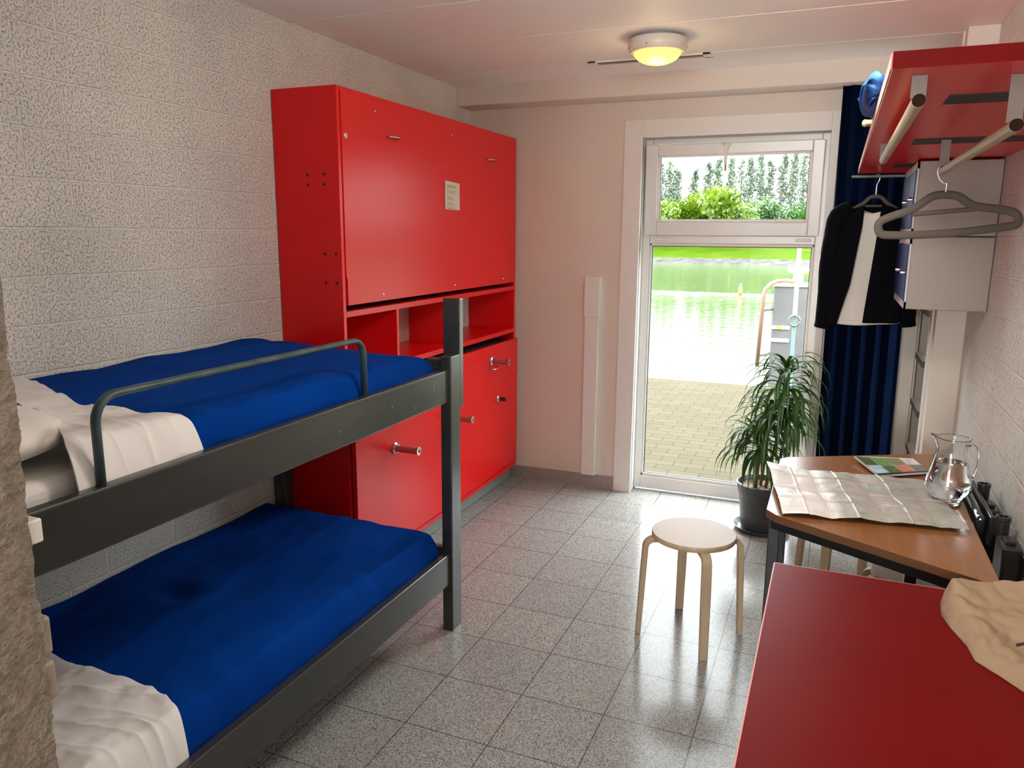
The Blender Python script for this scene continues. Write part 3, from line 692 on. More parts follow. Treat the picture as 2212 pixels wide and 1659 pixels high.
# ------------------------------------------------------------------ stools
ST = (1.766, 2.985)
stool = empty('stool', (ST[0], ST[1], 0), 'pale birch stool with round seat standing alone in the middle of the floor', 'stool', 'birch stools')
f = MB(); f.lathe([(0, .418), (.163, .418), (.1655, .421), (.1655, .4365), (.163, .44), (0, .4405)], (ST[0], ST[1], 0), 72)
f.mi = [1 if (sum((f.v[i].z for i in fc))/len(fc)) > .4385 else 0 for fc in f.f]
build(f, 'seat', [M['birch'], M['birch_top']], stool, smooth='auto')
for a in (math.radians(a_) for a_ in (201, 295, 22, 111)):
    d = Vector((math.cos(a), math.sin(a), 0)); o = Vector((ST[0], ST[1], 0))
    pts = [o+d*.10+Vector((0, 0, .409)), o+d*.140+Vector((0, 0, .409))]
    rr = .036; cen = (.155, .409-rr)
    for k in range(1, 9):
        w_ = PI/2-k*(PI/2-.07)/8; pts.append(o+d*(cen[0]+rr*math.cos(w_))+Vector((0, 0, cen[1]+rr*math.sin(w_))))
    pts += [o+d*.197+Vector((0, 0, .25)), o+d*.208+Vector((0, 0, .0))]
    n = len(pts); f = MB(); side_ = Vector((-d.y, d.x, 0)); vs = []
    for i, p in enumerate(pts):
        t_ = (pts[min(i+1, n-1)]-pts[max(i-1, 0)]).normalized(); nn = t_.cross(side_).normalized()
        wd = .0185 if i < n-1 else .0165; th = .0105 if i < n-1 else .009
        for sx, sy in ((-1, -1), (1, -1), (1, 1), (-1, 1)): vs.append(p+side_*wd*sx+nn*th*sy)
    f.add(vs, [(i*4+k, i*4+(k+1) % 4, (i+1)*4+(k+1) % 4, (i+1)*4+k) for i in range(n-1) for k in range(4)]+[(3, 2, 1, 0), tuple((n-1)*4+k for k in range(4))])
    for v_ in f.v: v_.z = max(v_.z, 0)
    build(f, 'leg', M['birch'], stool, bevel=.003, smooth='auto')
s2 = copy_tree(stool); s2.location = (2.34, 3.36, 0); s2.rotation_euler.z = math.radians(45); s2['label'] = 'birch stool pushed under the trapezoid table, its legs showing below the frame'
s3 = copy_tree(stool); s3.location = (2.575, 2.90, 0); s3.rotation_euler.z = .9; s3['label'] = 'birch stool under the right end of the trapezoid table, one leg glimpsed'

# ------------------------------------------------------------------ trapezoid table
TZ = .75
tb = empty('trapezoid_table', (2.36, 2.78, 0), 'brown wood-laminate trapezoid table with black steel frame by the right wall', 'table')
TP = [(2.064, 2.478), (2.095, 2.436), (2.655, 2.13), (2.658, 3.44), (2.09, 3.13), (2.066, 3.10)]
f = MB(); f.prism(TP, TZ-.026, TZ)
f.mi = [0 if i < 2 else 1 for i in range(len(f.f))]
build(f, 'tabletop', [M['table'], M['table_edge']], tb, bevel=.002)
cen = Vector((2.40, 2.785))
FR = [(2.085, 2.50), (2.628, 2.19), (2.628, 3.38), (2.085, 3.08)]
f = MB()
for i in range(4):
    a = Vector((*FR[i], TZ-.046)); b = Vector((*FR[(i+1) % 4], TZ-.046)); f.bar([a, b], .025, .038, (0, 0, 1))
build(f, 'frame', M['black'], tb)
for i, (x, y) in enumerate(FR):
    dx = .012 if x < 2.4 else -.012; dy = .012 if y < 2.7 else -.012
    build(B(x-.018+dx*.5, y-.018+dy, .0, x+.018+dx*.5, y+.018+dy, TZ-.04), 'leg', M['black'], tb, bevel=.003)
build(MB().bar([(2.47, 2.32, TZ-.05), (2.47, 2.32, .02)], .03, .03, (1, 0, 0)), 'leg', M['black'], tb)

# ------------------------------------------------------------------ map, brochure, jug
def ray(u, v, z):
    d = fw + rt*((u-1106)/fpx) - up*((v-829.5)/fpx); t = (z-Cz)/d.z; return Vector((Cx+d.x*t, d.y*t, z))
ZT = TZ+.004
mc_ = [ray(1655, 1012, ZT), ray(1992, 1042, ZT), ray(2094, 1150, ZT), ray(1690, 1114, ZT)]
def map_mat():
    m, nt, b = new_mat('folded_map'); L = nt.links.new
    uv = N(nt, 'ShaderNodeTexCoord'); sp_ = N(nt, 'ShaderNodeSeparateXYZ'); L(uv.outputs['UV'], sp_.inputs[0])
    n = N(nt, 'ShaderNodeTexNoise'); n.inputs['Scale'].default_value = 9; n.inputs['Detail'].default_value = 8; n.inputs['Roughness'].default_value = .7; L(uv.outputs['UV'], n.inputs[0])
    r = N(nt, 'ShaderNodeValToRGB'); e = r.color_ramp; e.elements[0].position = .36; e.elements[0].color = c4((.30, .33, .36)); e.elements[1].position = .62; e.elements[1].color = c4((.50, .45, .42))
    k = e.elements.new(.45); k.color = c4((.38, .40, .31)); k = e.elements.new(.52); k.color = c4((.44, .39, .36)); L(n.outputs[0], r.inputs[0])
    vr = N(nt, 'ShaderNodeTexVoronoi'); vr.feature = 'DISTANCE_TO_EDGE'; vr.inputs['Scale'].default_value = 26; L(uv.outputs['UV'], vr.inputs[0])
    rm = N(nt, 'ShaderNodeMapRange'); rm.inputs[1].default_value = 0; rm.inputs[2].default_value = .05; rm.inputs[3].default_value = .78; rm.inputs[4].default_value = 1; L(vr.outputs[0], rm.inputs[0])
    mm = N(nt, 'ShaderNodeMixRGB', blend_type='MULTIPLY'); mm.inputs[0].default_value = 1; L(r.outputs[0], mm.inputs[1]); L(rm.outputs[0], mm.inputs[2])
    st = N(nt, 'ShaderNodeMapRange'); st.inputs[1].default_value = .30; st.inputs[2].default_value = .36; L(sp_.outputs[0], st.inputs[0])
    mx = N(nt, 'ShaderNodeMixRGB'); mx.inputs[1].default_value = c4((.70, .67, .63)); L(st.outputs[0], mx.inputs[0]); L(mm.outputs[0], mx.inputs[2]); L(mx.outputs[0], b.inputs['Base Color'])
    b.inputs['Roughness'].default_value = .45
    return m
NU, NV = 210, 160
def tri(t): t = t % 1; return 1-abs(2*t-1)
def mapfn(u, v):
    p = mc_[0].lerp(mc_[1], u).lerp(mc_[3].lerp(mc_[2], u), v)
    fu = abs(math.sin(u*3.5*PI))**.55; fv = tri(v*2.0)
    z = .007*fu+.012*fv+.004*fbm(u*6, v*6, 2)
    if u < .16: z += .022*((.16-u)/.16)*(1-v)
    z *= .35+.65*min(1, 4*(1-u)+.3)
    for c_ in (1/7, 2/7, 3/7, 4/7, 5/7, 6/7): z += .0022*math.exp(-((u-c_)/.006)**2)
    z += .004
    for c_ in (.25, .5, .75): z += (-.007 if c_ != .5 else .006)*math.exp(-((v-c_-.004*math.sin(u*20))/.013)**2)
    return (p.x, p.y, p.z+.001+max(0, z))
mb = MB(); mb.grid(mapfn, NU, NV)
o = build(mb, 'folded_map', map_mat(), solid=.0005, origin=tuple(mc_[0]), recalc=False)
uvl = o.data.uv_layers.new(name='uv')
for lp in o.data.loops: i = lp.vertex_index; uvl.data[lp.index].uv = ((i % (NU+1))/NU, (i//(NU+1))/NV)
tag(o, 'large unfolded paper map with crossing fold creases lying on the wooden table', 'map')
ZB = TZ+.014
bc = [ray(1845, 989, ZB), ray(1972, 990, ZB), ray(2010, 1019, ZB), ray(1898, 1027, ZB)]
cols = [(.05, .08, .03), (.10, .22, .06), (.16, .17, .06), (.55, .50, .50), (.30, .42, .48), (.06, .10, .03), (.50, .14, .09), (.12, .12, .11)]
bm_ = [mat('brochure_photo_%s' % n_, c_, .3, col2=tuple(min(1, x*2.2) for x in c_), nscale=40) for n_, c_ in zip(('moss', 'leaf', 'olive', 'blossom', 'sky', 'forest', 'poppy', 'stone'), cols)] + [mat('brochure_white', (.62, .6, .58), .3)]
br_ = empty('brochure', tuple(bc[0]), 'closed picture brochure with small photos lying at the back of the wooden table', 'brochure')
def bil(u, v, dz=0): q_ = bc[0].lerp(bc[1], u).lerp(bc[3].lerp(bc[2], u), v); return (q_.x, q_.y, q_.z+dz+.008*(1-v)*(1-u)**3)
mb = MB(); mb.grid(lambda u, v: bil(u, v), 16, 8); mb.add([bil(0, 0, -.007), bil(1, 0, -.007), bil(1, 1, -.007), bil(0, 1, -.007)], [(0, 1, 2, 3)]); mb.add([bil(0, 0), bil(1, 0), bil(1, 0, -.007), bil(0, 0, -.007)], [(0, 1, 2, 3)]); mb.add([bil(0, 1), bil(1, 1), bil(1, 1, -.007), bil(0, 1, -.007)], [(0, 1, 2, 3)]); mb.add([bil(0, 0), bil(0, 1), bil(0, 1, -.007), bil(0, 0, -.007)], [(0, 1, 2, 3)]); mb.add([bil(1, 0), bil(1, 1), bil(1, 1, -.007), bil(1, 0, -.007)], [(0, 1, 2, 3)]); build(mb, 'cover', bm_[8], br_)
mb = MB(); k_ = 0
for j in range(2):
    for i in range(4):
        u0, u1, v0, v1 = i/4+.008, (i+1)/4-.008, j/2+.02, (j+1)/2-.02
        n0 = len(mb.f); mb.grid(lambda u, v: bil(u0+(u1-u0)*u, v0+(v1-v0)*v, .0008), 4, 3, (i+j*3) % 8 if j == 0 else (4+i) % 8)
build(mb, 'cover_photos', bm_, br_)
mb = MB(); mb.add([bil(0, .93, .0015), bil(1, .93, .0015), bil(1, 1, .0015), bil(0, 1, .0015)], [(0, 1, 2, 3)]); build(mb, 'spine', M['blackpl'], br_)

JC = (2.602, 2.775, TZ+.001)
jug = empty('water_jug', JC, 'clear glass jug half full of water on the wooden table', 'jug')
ro = [(.036, .0), (.041, .002), (.045, .010), (.048, .022), (.058, .036), (.068, .052), (.0695, .062), (.067, .078), (.060, .108), (.053, .138), (.047, .162), (.044, .178), (.0435, .188), (.046, .204), (.0505, .218), (.0512, .2205)]
def spout(p):
    x, y, z = p; h = z-JC[2]
    if h > .17:
        k = ((h-.17)/.052)**1.5; d = Vector((x-JC[0], y-JC[1])); a = math.atan2(d.y, d.x); w_ = math.exp(-((((a-math.radians(190)+PI) % (2*PI))-PI)/.38)**2)
        s_ = 1+.38*k*w_; return Vector((JC[0]+d.x*s_, JC[1]+d.y*s_, z+.012*k*w_))
    return Vector(p)
def glassprof(pr, t=.0022):
    inner = [(max(r_-t, .001), z_ if z_ > .006 else .008) for r_, z_ in pr]
    return [(0, 0)]+pr+[(r_, z_) for r_, z_ in reversed(inner)]+[(0, .008)]
f = MB(); f.lathe(glassprof(ro), JC, 72); f.v = [spout(p) for p in f.v]
build(f, 'jug_body', M['jug'], jug, smooth=True)
hp = [(.040, .195), (.058, .200), (.072, .188), (.077, .165), (.076, .13), (.071, .105), (.064, .088)]
hd = Vector((math.cos(math.radians(12)), math.sin(math.radians(12)), 0))
f = MB(); f.tube([Vector(JC)+hd*a_+Vector((0, 0, z_)) for a_, z_ in hp], .006, 12, rb=.0045); build(f, 'jug_handle', M['jug'], jug, smooth=True)
wp = [(r_-.0034, z_) for r_, z_ in ro if .01 < z_ < .14]
f = MB(); f.lathe([(0, .0085), (.044, .0085)]+wp+[(.0505, .139), (0, .139)], JC, 60); build(f, 'water', M['water'], jug, smooth='auto')

# ------------------------------------------------------------------ black trolley behind the table
tr = empty('folded_trolley', (2.705, 2.75, 0), 'black folded trolley with knobs wedged between the wooden table and the block wall', 'trolley')
build(B(2.664, 2.60, .715, 2.69, 2.975, .775), 'top_bar', M['gloss_black'], tr, bevel=.011, seg=4)
build(B(2.692, 2.56, .70, 2.703, 2.95, .79), 'side_plate', M['blackpl'], tr, bevel=.003)
for y in (2.62, 2.92): build(B(2.67, y, 0, 2.695, y+.03, .72), 'leg', M['blackpl'], tr, bevel=.003)
for y in (2.86, 2.53):
    kb = build(MB().lathe([(.0, 0), (.019, 0), (.019, .05), (.021, .052), (.021, .062), (.013, .063), (.012, .056), (0, .056)], (2.717, y, .745), 24), 'knob', M['blackpl'], tr, smooth='auto')
    build(B(2.700, y-.13, .52, 2.75, y-.02, .757), 'housing', M['blackpl'], tr, bevel=.006)
    build(B(2.712, y-.10, .755, 2.738, y-.05, .768), 'latch', M['blackpl'], tr, bevel=.004)
    build(B(2.748, y-.175, .68, 2.757, y-.13, .74), 'wall_clip', M['steel'], tr)

# ------------------------------------------------------------------ red desk and paper bag
dk = empty('red_desk', (2.43, 1.45, 0), 'red laminate desk with worn pale edge in the right foreground', 'desk')
DX0, DX1, DY0, DY1, DZ = 2.117, 2.752, .86, 2.058, .752
build(B(DX0+.003, DY0, DZ-.028, DX1, DY1-.003, DZ), 'desktop', M['red_desk'], dk, bevel=.0015)
build(MB().box(DX0, DY0, DZ-.028, DX0+.003, DY1, DZ-.0008).box(DX0, DY1-.003, DZ-.028, DX1, DY1, DZ-.0008), 'edge_band', M['red_edge'], dk)
for y in (DY0+.04, DY1-.06): build(B(DX0+.04, y, 0, DX1-.02, y+.02, DZ-.028), 'side_panel', M['red_desk'], dk, bevel=.001)
build(B(DX1-.045, DY0+.06, .25, DX1-.03, DY1-.06, DZ-.028), 'back_panel', M['red_desk'], dk)

bg = empty('paper_bag', (2.62, 1.78, DZ), 'crumpled open brown paper bag on the right of the red desk', 'bag')
def bagpt(u, v):
    """u around the outline, v from table up and over"""
    low = [(2.555, 1.995), (2.500, 1.965), (2.494, 1.90), (2.505, 1.84), (2.528, 1.765), (2.535, 1.705), (2.575, 1.655), (2.615, 1.598), (2.70, 1.56), (2.745, 1.60), (2.748, 1.75), (2.748, 1.92), (2.70, 2.0)]
    hi = [(2.60, 1.965), (2.520, 1.945), (2.520, 1.90), (2.545, 1.85), (2.575, 1.79), (2.59, 1.74), (2.62, 1.70), (2.645, 1.66), (2.70, 1.64), (2.73, 1.66), (2.735, 1.75), (2.735, 1.90), (2.69, 1.965)]
    hz = [.075, .068, .056, .042, .030, .026, .028, .034, .04, .06, .08, .10, .09]
    n = len(low); t = u*n; i = int(t) % n; k = t-int(t); k = k*k*(3-2*k)
    L_ = Vector(low[i]).lerp(Vector(low[(i+1) % n]), k); H_ = Vector(hi[i]).lerp(Vector(hi[(i+1) % n]), k); z = hz[i]+(hz[(i+1) % n]-hz[i])*k
    cen = Vector((2.67, 1.80))
    if v < .5: w_ = v/.5; p = L_.lerp(H_, w_**1.3); zz = z*math.sin(w_*PI/2)
    else: w_ = (v-.5)/.5; p = H_.lerp(cen, w_); zz = z+(.05-z)*w_-.015*math.sin(w_*PI)+.03*w_*w_*0
    ridge = (abs(noise.noise(Vector((p.x*13+p.y*6, p.y*13, 3))))*1.3+abs(noise.noise(Vector((p.x*31, p.y*27-p.x*9, 8))))*.6)-.3
    return (p.x+.004*noise.noise(Vector((u*9, v*4, 0)))*(v > .05), p.y, DZ+.001+max(0, zz+ridge*.016*min(1, v*3)))
mb = MB(); mb.grid(bagpt, 150, 50)
build(mb, 'bag_paper', M['bag'], bg, smooth='auto', solid=.0008)
tag(build(MB().tube([(2.600, 1.695, DZ+.056), (2.64, 1.70, DZ+.072), (2.70, 1.712, DZ+.085)], [.003, .0028, .0025], 8), 'twig', M['twig'], smooth=True), 'thin dark twig lying across the brown paper bag', 'twig')

# ------------------------------------------------------------------ plant
PCX, PCY = 1.935, 4.30
pt = empty('potted_dracaena', (PCX, PCY, 0), 'leafy green dracaena in a dark grey pot beside the glass door', 'plant')
build(MB().lathe([(0, 0), (.125, 0), (.15, .022), (.153, .03), (.147, .03), (.125, .01), (0, .01)], (PCX, PCY, 0), 48), 'saucer', M['pot'], pt, smooth='auto')
build(MB().lathe([(0, .012), (.105, .012), (.112, .03), (.128, .20), (.130, .205), (.133, .21), (.142, .262), (.145, .27), (.138, .273), (.132, .262), (.128, .235), (0, .235)], (PCX, PCY, 0), 56), 'pot', M['pot'], pt, smooth='auto')
f = MB(); f.grid(lambda u, v: (PCX+.13*v*math.cos(2*PI*u), PCY+.13*v*math.sin(2*PI*u), .244+.008*fbm(9*v*math.cos(2*PI*u), 9*v*math.sin(2*PI*u))), 48, 14)
build(f, 'soil', M['soil'], pt)
rng = random.Random(5)
stems = [((PCX+.01, PCY, .24), (PCX+.06, PCY-.02, .60), (PCX+.075, PCY-.03, .93)), ((PCX-.04, PCY-.02, .24), (PCX-.03, PCY-.05, .40), (PCX-.05, PCY-.07, .56)), ((PCX+.05, PCY+.03, .24), (PCX+.085, PCY+.03, .5), (PCX+.10, PCY+.02, .74)), ((PCX-.02, PCY+.04, .24), (PCX+.0, PCY+.03, .45), (PCX-.01, PCY+.01, .70))]
for s_ in stems:
    a, b_, c_ = map(Vector, s_); build(MB().tube([a, a.lerp(b_, .5), b_, b_.lerp(c_, .5), c_], [.009, .008, .008, .007, .005], 8), 'stem', M['stem'], pt, smooth=True)
def leaf(mb, base, az, el, ln, wd, droop):
    d = Vector((math.cos(az), math.sin(az), 0)); n = 9; p = Vector(base); side = Vector((-d.y, d.x, 0)); vs = []; e = el
    for i in range(n+1):
        t = i/n; w_ = wd*(math.sin(PI*min(1, t*.9+.1))**.6)*(1-t**3)+.0004
        dirv = d*math.cos(e)+Vector((0, 0, math.sin(e))); nrm = Vector((0, 0, 1))*math.cos(e)-d*math.sin(e)
        vs += [p-side*w_+nrm*w_*.35, p, p+side*w_+nrm*w_*.35]
        p = p+dirv*(ln/n); e = max(e-droop/n*(1+t), -1.45)
    mb.add(vs, [q for i in range(n) for q in ((i*3, i*3+1, i*3+4, i*3+3), (i*3+1, i*3+2, i*3+5, i*3+4))])
for (s_, z0, cnt, ln) in ((stems[0], .62, 92, .36), (stems[1], .42, 60, .33), (stems[2], .56, 44, .30), (stems[3], .52, 36, .30)):
    f = MB(); a, b_, c_ = map(Vector, s_)
    for k in range(cnt):
        t = (k/cnt)**.8; zz = z0+(c_.z-z0)*t
        base = b_.lerp(c_, (zz-b_.z)/(c_.z-b_.z)) if zz > b_.z else a.lerp(b_, (zz-a.z)/(b_.z-a.z))
        az = k*2.4+rng.uniform(-.3, .3)
        if math.sin(az) > .55 and rng.random() < .5: az = -az
        leaf(f, base, az, .1+.95*t**2+rng.uniform(-.2, .25), ln*rng.uniform(.75, 1.15)*(1-.2*t), .0125*rng.uniform(.8, 1.15), rng.uniform(1.5, 2.4))
    build(f, 'leaf_crown', M['leaf'], pt, smooth=True, recalc=False)

# ------------------------------------------------------------------ curtain
def curt(u, v):
    x = 2.185+.375*u; top = v
    ph = u*2*PI*5.5; amp = .020*(1-.3*v)
    lean = -.02*v
    return (x+lean+.008*math.sin(ph*2+.5), 4.535+amp*math.sin(ph)+.006*math.sin(u*31+v*5), .03+2.335*v)
mb = MB(); mb.grid(curt, 150, 40)
tag(build(mb, 'curtain', M['curtain'], smooth=True, solid=.003, origin=(2.37, 4.53, .03)), 'long dark navy curtain hanging in pleats right of the glass door', 'curtain')

# ------------------------------------------------------------------ red coat shelf
sh = empty('coat_shelf', (XR, 2.9, 1.90), 'red wall-mounted shelf high on the right wall with wooden hanging rods', 'shelf')
SX0, SY0, SY1 = 2.272, 1.607, 4.17
build(B(SX0, SY0, 1.90, XR-.003, SY1, 1.93), 'shelf_board', M['red'], sh, bevel=.0015)
build(B(SX0-.0025, SY0+.002, 1.901, SX0, SY1, 1.929), 'edge_band', M['red_edge'], sh)
build(B(SX0, SY0-.002, 1.9005, XR-.003, SY0, 1.9295), 'shaded_front_edge', M['red_desk'], sh)  # board front in a darker red: shade of the camera-facing side put into colour
for y0_, y1_ in ((1.93, 2.055), (2.745, 2.905), (3.655, 3.82)):
    build(B(2.40, y0_, 1.8985, XR-.02, y1_, 1.9), 'slot', M['dark_slot'], sh)
def rod(x, z, y0_, y1_, r_=.0122):
    o = build(MB().tube([(x, y0_, z), (x, y1_, z)], r_, 24), 'hanging_rod', M['beech'], sh, smooth='auto')
    build(MB().tube([(x, y0_-.001, z), (x, y0_+.001, z)], r_*.96, 20), 'rod_end', M['birch_end'], o)
    for y in (y0_+.03, y1_-.03):
        build(B(x-.013, y-.002, z+.008, x+.013, y+.002, 1.8995), 'bracket', M['taupe_metal'], sh)
rod(2.323, 1.851, 1.65, 2.88); rod(2.489, 1.807, 1.70, 2.81)

# rod across the far end of the shelf
tag(build(MB().tube([(2.243, 4.13, 1.884), (2.70, 4.13, 1.884)], .0065, 14), 'clothes_rail', M['kick'], smooth='auto', origin=(2.45, 4.13, 1.884)), 'thin grey metal rail under the far end of the red shelf', 'rail')

# blue strap bundle on shelf
f = MB(); rng = random.Random(3)
for k in range(6):
    yy = 2.22+.07*k; ph = k*.7; pts = []
    for i in range(25):
        a = 2*PI*i/24; rx = .028+.006*math.sin(k*2.1); rz = .014+.004*math.cos(k)
        pts.append((2.268+rx*math.cos(a), yy+.20*math.sin(a+ph*.15)+.0, 1.955+rz*math.sin(a*2+ph)+.004*k))
    f.tube(pts, .010, 8, rb=.003)
for v_ in f.v:
    if v_.x > SX0-.004: v_.z = max(v_.z, 1.9335)
build(f, 'tmp', M['blue_strap'], smooth=True).name = 'coiled_strap'
tag(bpy.data.objects['coiled_strap'], 'bundle of bright blue strap coiled on the edge of the red shelf', 'strap')
tag(build(B(SX0-.02, 2.60, 1.932, SX0+.012, 2.66, 1.944).tube([(SX0-.018, 2.61, 1.938), (SX0-.018, 2.65, 1.938)], .009, 10), 'clothes_peg', M['cream'], bevel=.001), 'tiny cream peg on the edge of the red shelf past the blue strap', 'peg')

# ------------------------------------------------------------------ lockers
def locker(z0, z1, lab):
    r_ = empty('wall_locker', (2.61, 3.76, z0), lab, 'locker', 'wall lockers')
    x0, x1, y0, y1 = 2.476, XR-.002, 3.455, 4.075
    build(B(x0, y0, z0, x1, y1, z1), 'body', M['beige_metal'], r_, bevel=.003)
    f = MB(); e = .028
    f.box(x0-.006, y0, z0, x0, y0+.02, z1); f.box(x0-.006, y1-.02, z0, x0, y1, z1); f.box(x0-.006, y0, z0, x0, y1, z0+e); f.box(x0-.006, y0, z1-e, x0, y1, z1); f.box(x0-.006, 3.755, z0, x0, 3.775, z1)
    build(f, 'face_frame', M['locker_trim'], r_)
    for a_, b_ in ((y0+.02, 3.755), (3.775, y1-.02)):
        d_ = build(B(x0-.010, a_+.003, z0+e+.003, x0-.001, b_-.003, z1-e-.003), 'door', M['locker_blue'], r_, bevel=.002)
        build(MB().lathe([(0, -.020), (.007, -.020), (.009, -.010), (.009, -.002)], (x0-.006, a_+.05, (z0+z1)/2), 14, axis='X'), 'lock_knob', M['steel'], d_, smooth='auto')
locker(1.609, 1.893, 'upper beige wall locker with blue doors under the red shelf')
locker(1.322, 1.606, 'lower beige wall locker with blue doors, beneath the other locker')

# ------------------------------------------------------------------ hangers
def pl_(u, v, Y): d = fw + rt*((u-1106)/fpx) - up*((v-829.5)/fpx); t = Y/d.y; return Vector((Cx+d.x*t, Y, Cz+d.z*t))
def smooth_path(P, n=5):
    out = []
    for i in range(len(P)-1):
        p0, p1, p2, p3 = P[max(i-1, 0)], P[i], P[i+1], P[min(i+2, len(P)-1)]
        for k in range(n):
            t = k/n; out.append(.5*((2*p1)+(p2-p0)*t+(2*p0-5*p1+4*p2-p3)*t*t+(3*p1-p0-3*p2+p3)*t**3))
    return out+[P[-1]]
HY = 2.752
hg = empty('coat_hanger', tuple(pl_(2040, 415, HY)), 'empty taupe velvet coat hanger on the right wooden rod, close to the camera', 'hanger', 'taupe coat hangers')
sil = [(2042, 420), (2015, 424), (1990, 440), (1965, 455), (1930, 466), (1903, 478), (1897, 492), (1903, 505), (1925, 508), (1990, 507), (2070, 502), (2140, 494), (2180, 489), (2197, 484), (2200, 472), (2190, 459), (2160, 452), (2110, 446), (2088, 436), (2070, 424), (2042, 420)]
P = smooth_path([pl_(u, v, HY) for u, v in sil])
build(MB().tube(P, .0125, 12, caps=False, rb=.0045, upv=(0, 1, 0)), 'hanger_body', M['brown_hanger'], hg, smooth=True)
build(MB().tube([pl_(1972, 463, HY), pl_(2112, 451, HY)], .0075, 10, rb=.0035, upv=(0, 1, 0)), 'inner_bar', M['brown_hanger'], hg, smooth='auto')
hx, hz_ = 2.489, 1.807
bp_ = pl_(2042, 418, HY)
hk = [bp_+Vector((0, 0, 0)), bp_+Vector((.001, 0, .03)), Vector((hx+.004, HY, hz_-.040)), Vector((hx-.008, HY, hz_-.030)), Vector((hx-.0165, HY, hz_-.012)), Vector((hx-.016, HY, hz_+.006)), Vector((hx-.006, HY, hz_+.0155)), Vector((hx+.006, HY, hz_+.0155)), Vector((hx+.0155, HY, hz_+.005))]
build(MB().tube(smooth_path(hk, 4), .0022, 10), 'hook', M['steel'], hg, smooth=True)

JY = 4.13
h2 = empty('coat_hanger', tuple(pl_(1892, 420, JY)), 'taupe coat hanger inside the black jacket on the thin rail', 'hanger', 'taupe coat hangers')
cj = pl_(1892, 424, JY)
Pl = [cj, cj+Vector((.025, 0, -.006)), cj+Vector((.055, 0, -.035)), cj+Vector((.12, 0, -.075)), cj+Vector((.175, 0, -.12)), cj+Vector((.165, 0, -.135)), cj+Vector((0, 0, -.135)), cj+Vector((-.165, 0, -.135)), cj+Vector((-.175, 0, -.12)), cj+Vector((-.12, 0, -.075)), cj+Vector((-.055, 0, -.035)), cj+Vector((-.025, 0, -.006)), cj]
build(MB().tube(smooth_path(Pl), .0085, 10, caps=False, rb=.004, upv=(0, 1, 0)), 'hanger_body', M['brown_hanger'], h2, smooth=True)
build(MB().tube([cj+Vector((-.052, 0, -.045)), cj+Vector((.052, 0, -.045))], .005, 8), 'inner_bar', M['brown_hanger'], h2)
zr = 1.884
build(MB().tube(smooth_path([cj, cj+Vector((0, 0, .05)), Vector((cj.x+.004, JY, zr-.03)), Vector((cj.x+.01, JY, zr-.012)), Vector((cj.x+.009, JY-.003, zr+.004)), Vector((cj.x+.003, JY, zr+.0095)), Vector((cj.x-.004, JY+.002, zr+.006))], 4), .0022, 8), 'hook', M['steel'], h2, smooth=True)
# jacket (open front) and white shirt inside
jk = empty('jacket', (cj.x, JY, 1.2), 'black open jacket hanging on the thin rail in front of the curtain', 'jacket')
zc = cj.z
def jz(v): return zc-.03-v*.555
def prof(v):
    w_ = .07+.115*min(1, v/.12)**.7 if v < .12 else .185+.012*math.sin(v*3)
    return w_
def gapL(v): return -.045-.05*max(0, v-.2)-.06*max(0, v-.7)
def gapR(v): return .028-.02*v
def jac(side):
    def fn(u, v):
        z = jz(v)-.035*(u < .35)*(v > .8)*(v-.8)/.2*(1 if side < 0 else .2)
        w_ = prof(v); dpt = .055+.035*math.sin(min(1, v*1.5)*PI/2)
        # from front gap edge round the side to the centre back
        gx_ = gapL(v) if side < 0 else gapR(v)
        a0 = math.asin(max(-1, min(1, abs(gx_)/w_)))
        a = a0+(PI-a0)*u
        x = side*w_*math.sin(a); y = -dpt*math.cos(a)
        fold = .006*math.sin(a*9+v*3)*(.3+v)
        return (cj.x+x*(1+fold*4)-.02*v, JY+y+fold, z+.012*math.sin(a)*(-1)*(v < .2)*1.5)
    return fn
mb = MB(); mb.grid(jac(-1), 50, 50); mb.grid(jac(1), 50, 50)
build(mb, 'jacket_body', M['cloth_black'], jk, smooth=True, solid=.004)
for s_ in (-1, 1):
    sh_ = Vector((cj.x+s_*.145, JY, zc-.075)); P = [sh_+Vector((-s_*.05, 0, .016)), sh_+Vector((s_*.0, 0, -.02)), sh_+Vector((s_*.022, -.004, -.11)), sh_+Vector((s_*.034, -.01, -.24)), sh_+Vector((s_*.040, -.014, -.38)), sh_+Vector((s_*.044, -.014, -.535 if s_ < 0 else -.51))]
    P = smooth_path(P, 6); n = len(P)
    mb = MB(); mb.tube(P, [.040+.02*min(1, i/6)-.028*i/n for i in range(n)], 20, rb=[.05+.02*min(1, i/6)-.03*i/n for i in range(n)], upv=(0, 1, 0))
    for v_ in mb.v: v_.x += .004*fbm(v_.x*20, v_.y*20, v_.z*14); v_.y += .006*fbm(v_.x*14+5, v_.y*20, v_.z*12)
    build(mb, 'sleeve', M['cloth_black'], jk, smooth=True)
    build(MB().tube([P[-1]+Vector((-s_*.002, 0, .012)), P[-1]+Vector((s_*.004, 0, -.022))], .034, 18, rb=.042, upv=(0, 1, 0)), 'cuff', M['cloth_black'], jk, smooth='auto')
shr = empty('shirt', (cj.x, JY, 1.25), 'pale white shirt hanging inside the open black jacket', 'shirt')
def shf(u, v):
    a = 2*PI*u; w_ = (.06+.10*min(1, v/.15)) if v < .15 else .165+.01*v; z = zc-.07-v*.53-.010*math.sin(a*2+1)
    return (cj.x-.015*v+w_*math.sin(a), JY+.045*math.cos(a)*(1+.1*math.sin(a*7+v*4)), z)
mb = MB(); mb.grid(shf, 70, 40); build(mb, 'shirt_body', M['cloth_white'], shr, smooth=True, solid=.002)
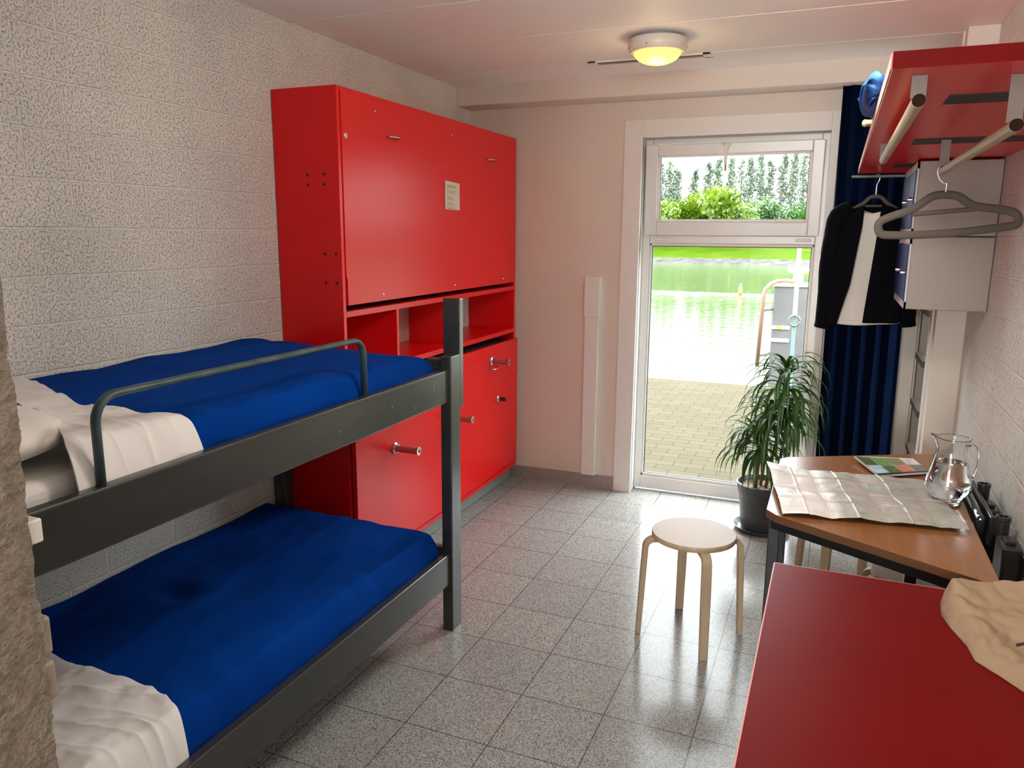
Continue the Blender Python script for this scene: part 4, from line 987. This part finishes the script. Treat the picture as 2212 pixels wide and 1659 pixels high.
mb = MB(); mb.grid(lambda u, v: Vector(shf(u, .955+.045*v))+Vector((.004*math.sin(2*PI*u), -.004*math.cos(2*PI*u)*-1, 0)), 70, 3); build(mb, 'hem', M['cloth_white'], shr, smooth=True, solid=.003)

# ------------------------------------------------------------------ light
def area(name, loc, rot, sx, sy, e, col, portal=False):
    l = bpy.data.lights.new(name, 'AREA'); l.shape = 'RECTANGLE'; l.size = sx; l.size_y = sy; l.energy = e; l.color = col
    o = bpy.data.objects.new(name, l); COL.objects.link(o); o.location = loc; o.rotation_euler = rot
    if portal: l.cycles.is_portal = True
    return o
area('door_daylight_portal', (1.62, D+.155, 1.08), (math.radians(-90), 0, 0), 1.0, 2.1, 1, (1, 1, 1), True)
area('back_fill_light', (1.45, YB-.04, 1.52), (math.radians(126), 0, 0), 1.35, 1.2, 60, (1, .99, .97))  # added fill aimed up at the ceiling from the made-up window
pl2 = bpy.data.lights.new('lamp_bulb', 'POINT'); pl2.energy = .8; pl2.color = (1, .75, .42); pl2.shadow_soft_size = .08
o = bpy.data.objects.new('lamp_bulb', pl2); COL.objects.link(o); o.location = (1.39, 3.66, H-.17)
fill_lamp = copy_tree(lamp); fill_lamp.location = (2.0, 1.97, H); fill_lamp['label'] = 'added unseen fill lamp, round and grey-white, in the near half of the room by the red shelf'  # lamp copy added out of view as a fixture for the near fill
pl3 = bpy.data.lights.new('near_fill_light', 'POINT'); pl3.energy = 13; pl3.color = (1, .97, .91); pl3.shadow_soft_size = .12  # added fill light that brightens the left wall and ceiling
o = bpy.data.objects.new('near_fill_light', pl3); COL.objects.link(o); o.location = (2.0, 1.97, H-.30)

w = bpy.data.worlds.new('overcast_sky'); sc.world = w; w.use_nodes = True; nt = w.node_tree
bgd = nt.nodes['Background']; tc = N(nt, 'ShaderNodeTexCoord'); spx = N(nt, 'ShaderNodeSeparateXYZ'); nt.links.new(tc.outputs['Generated'], spx.inputs[0])
r = N(nt, 'ShaderNodeValToRGB'); r.color_ramp.elements[0].color = (.24, .25, .26, 1); r.color_ramp.elements[0].position = .06; r.color_ramp.elements[1].color = (1, 1, 1, 1); r.color_ramp.elements[1].position = 1
e_ = r.color_ramp.elements.new(.28); e_.color = (.80, .86, .92, 1)
nt.links.new(spx.outputs[2], r.inputs[0]); nt.links.new(r.outputs[0], bgd.inputs[0]); bgd.inputs[1].default_value = 6.6
su = bpy.data.lights.new('veiled_sun', 'SUN'); su.energy = 1.0; su.angle = math.radians(40); su.color = (1, .95, .85)
o = bpy.data.objects.new('veiled_sun', su); COL.objects.link(o); o.rotation_euler = (math.radians(-35), 0, math.radians(30))

sc.view_settings.view_transform = 'Standard'; sc.view_settings.look = 'None'; sc.view_settings.gamma = 1; sc.view_settings.use_curve_mapping = False
sc.view_settings.exposure = 1.4
sc.cycles.max_bounces = 12; sc.cycles.diffuse_bounces = 8; sc.cycles.glossy_bounces = 4; sc.cycles.transmission_bounces = 10; sc.cycles.transparent_max_bounces = 12
sc.cycles.caustics_reflective = False; sc.cycles.caustics_refractive = False; sc.cycles.sample_clamp_indirect = 6
sc.cycles.use_denoising = True
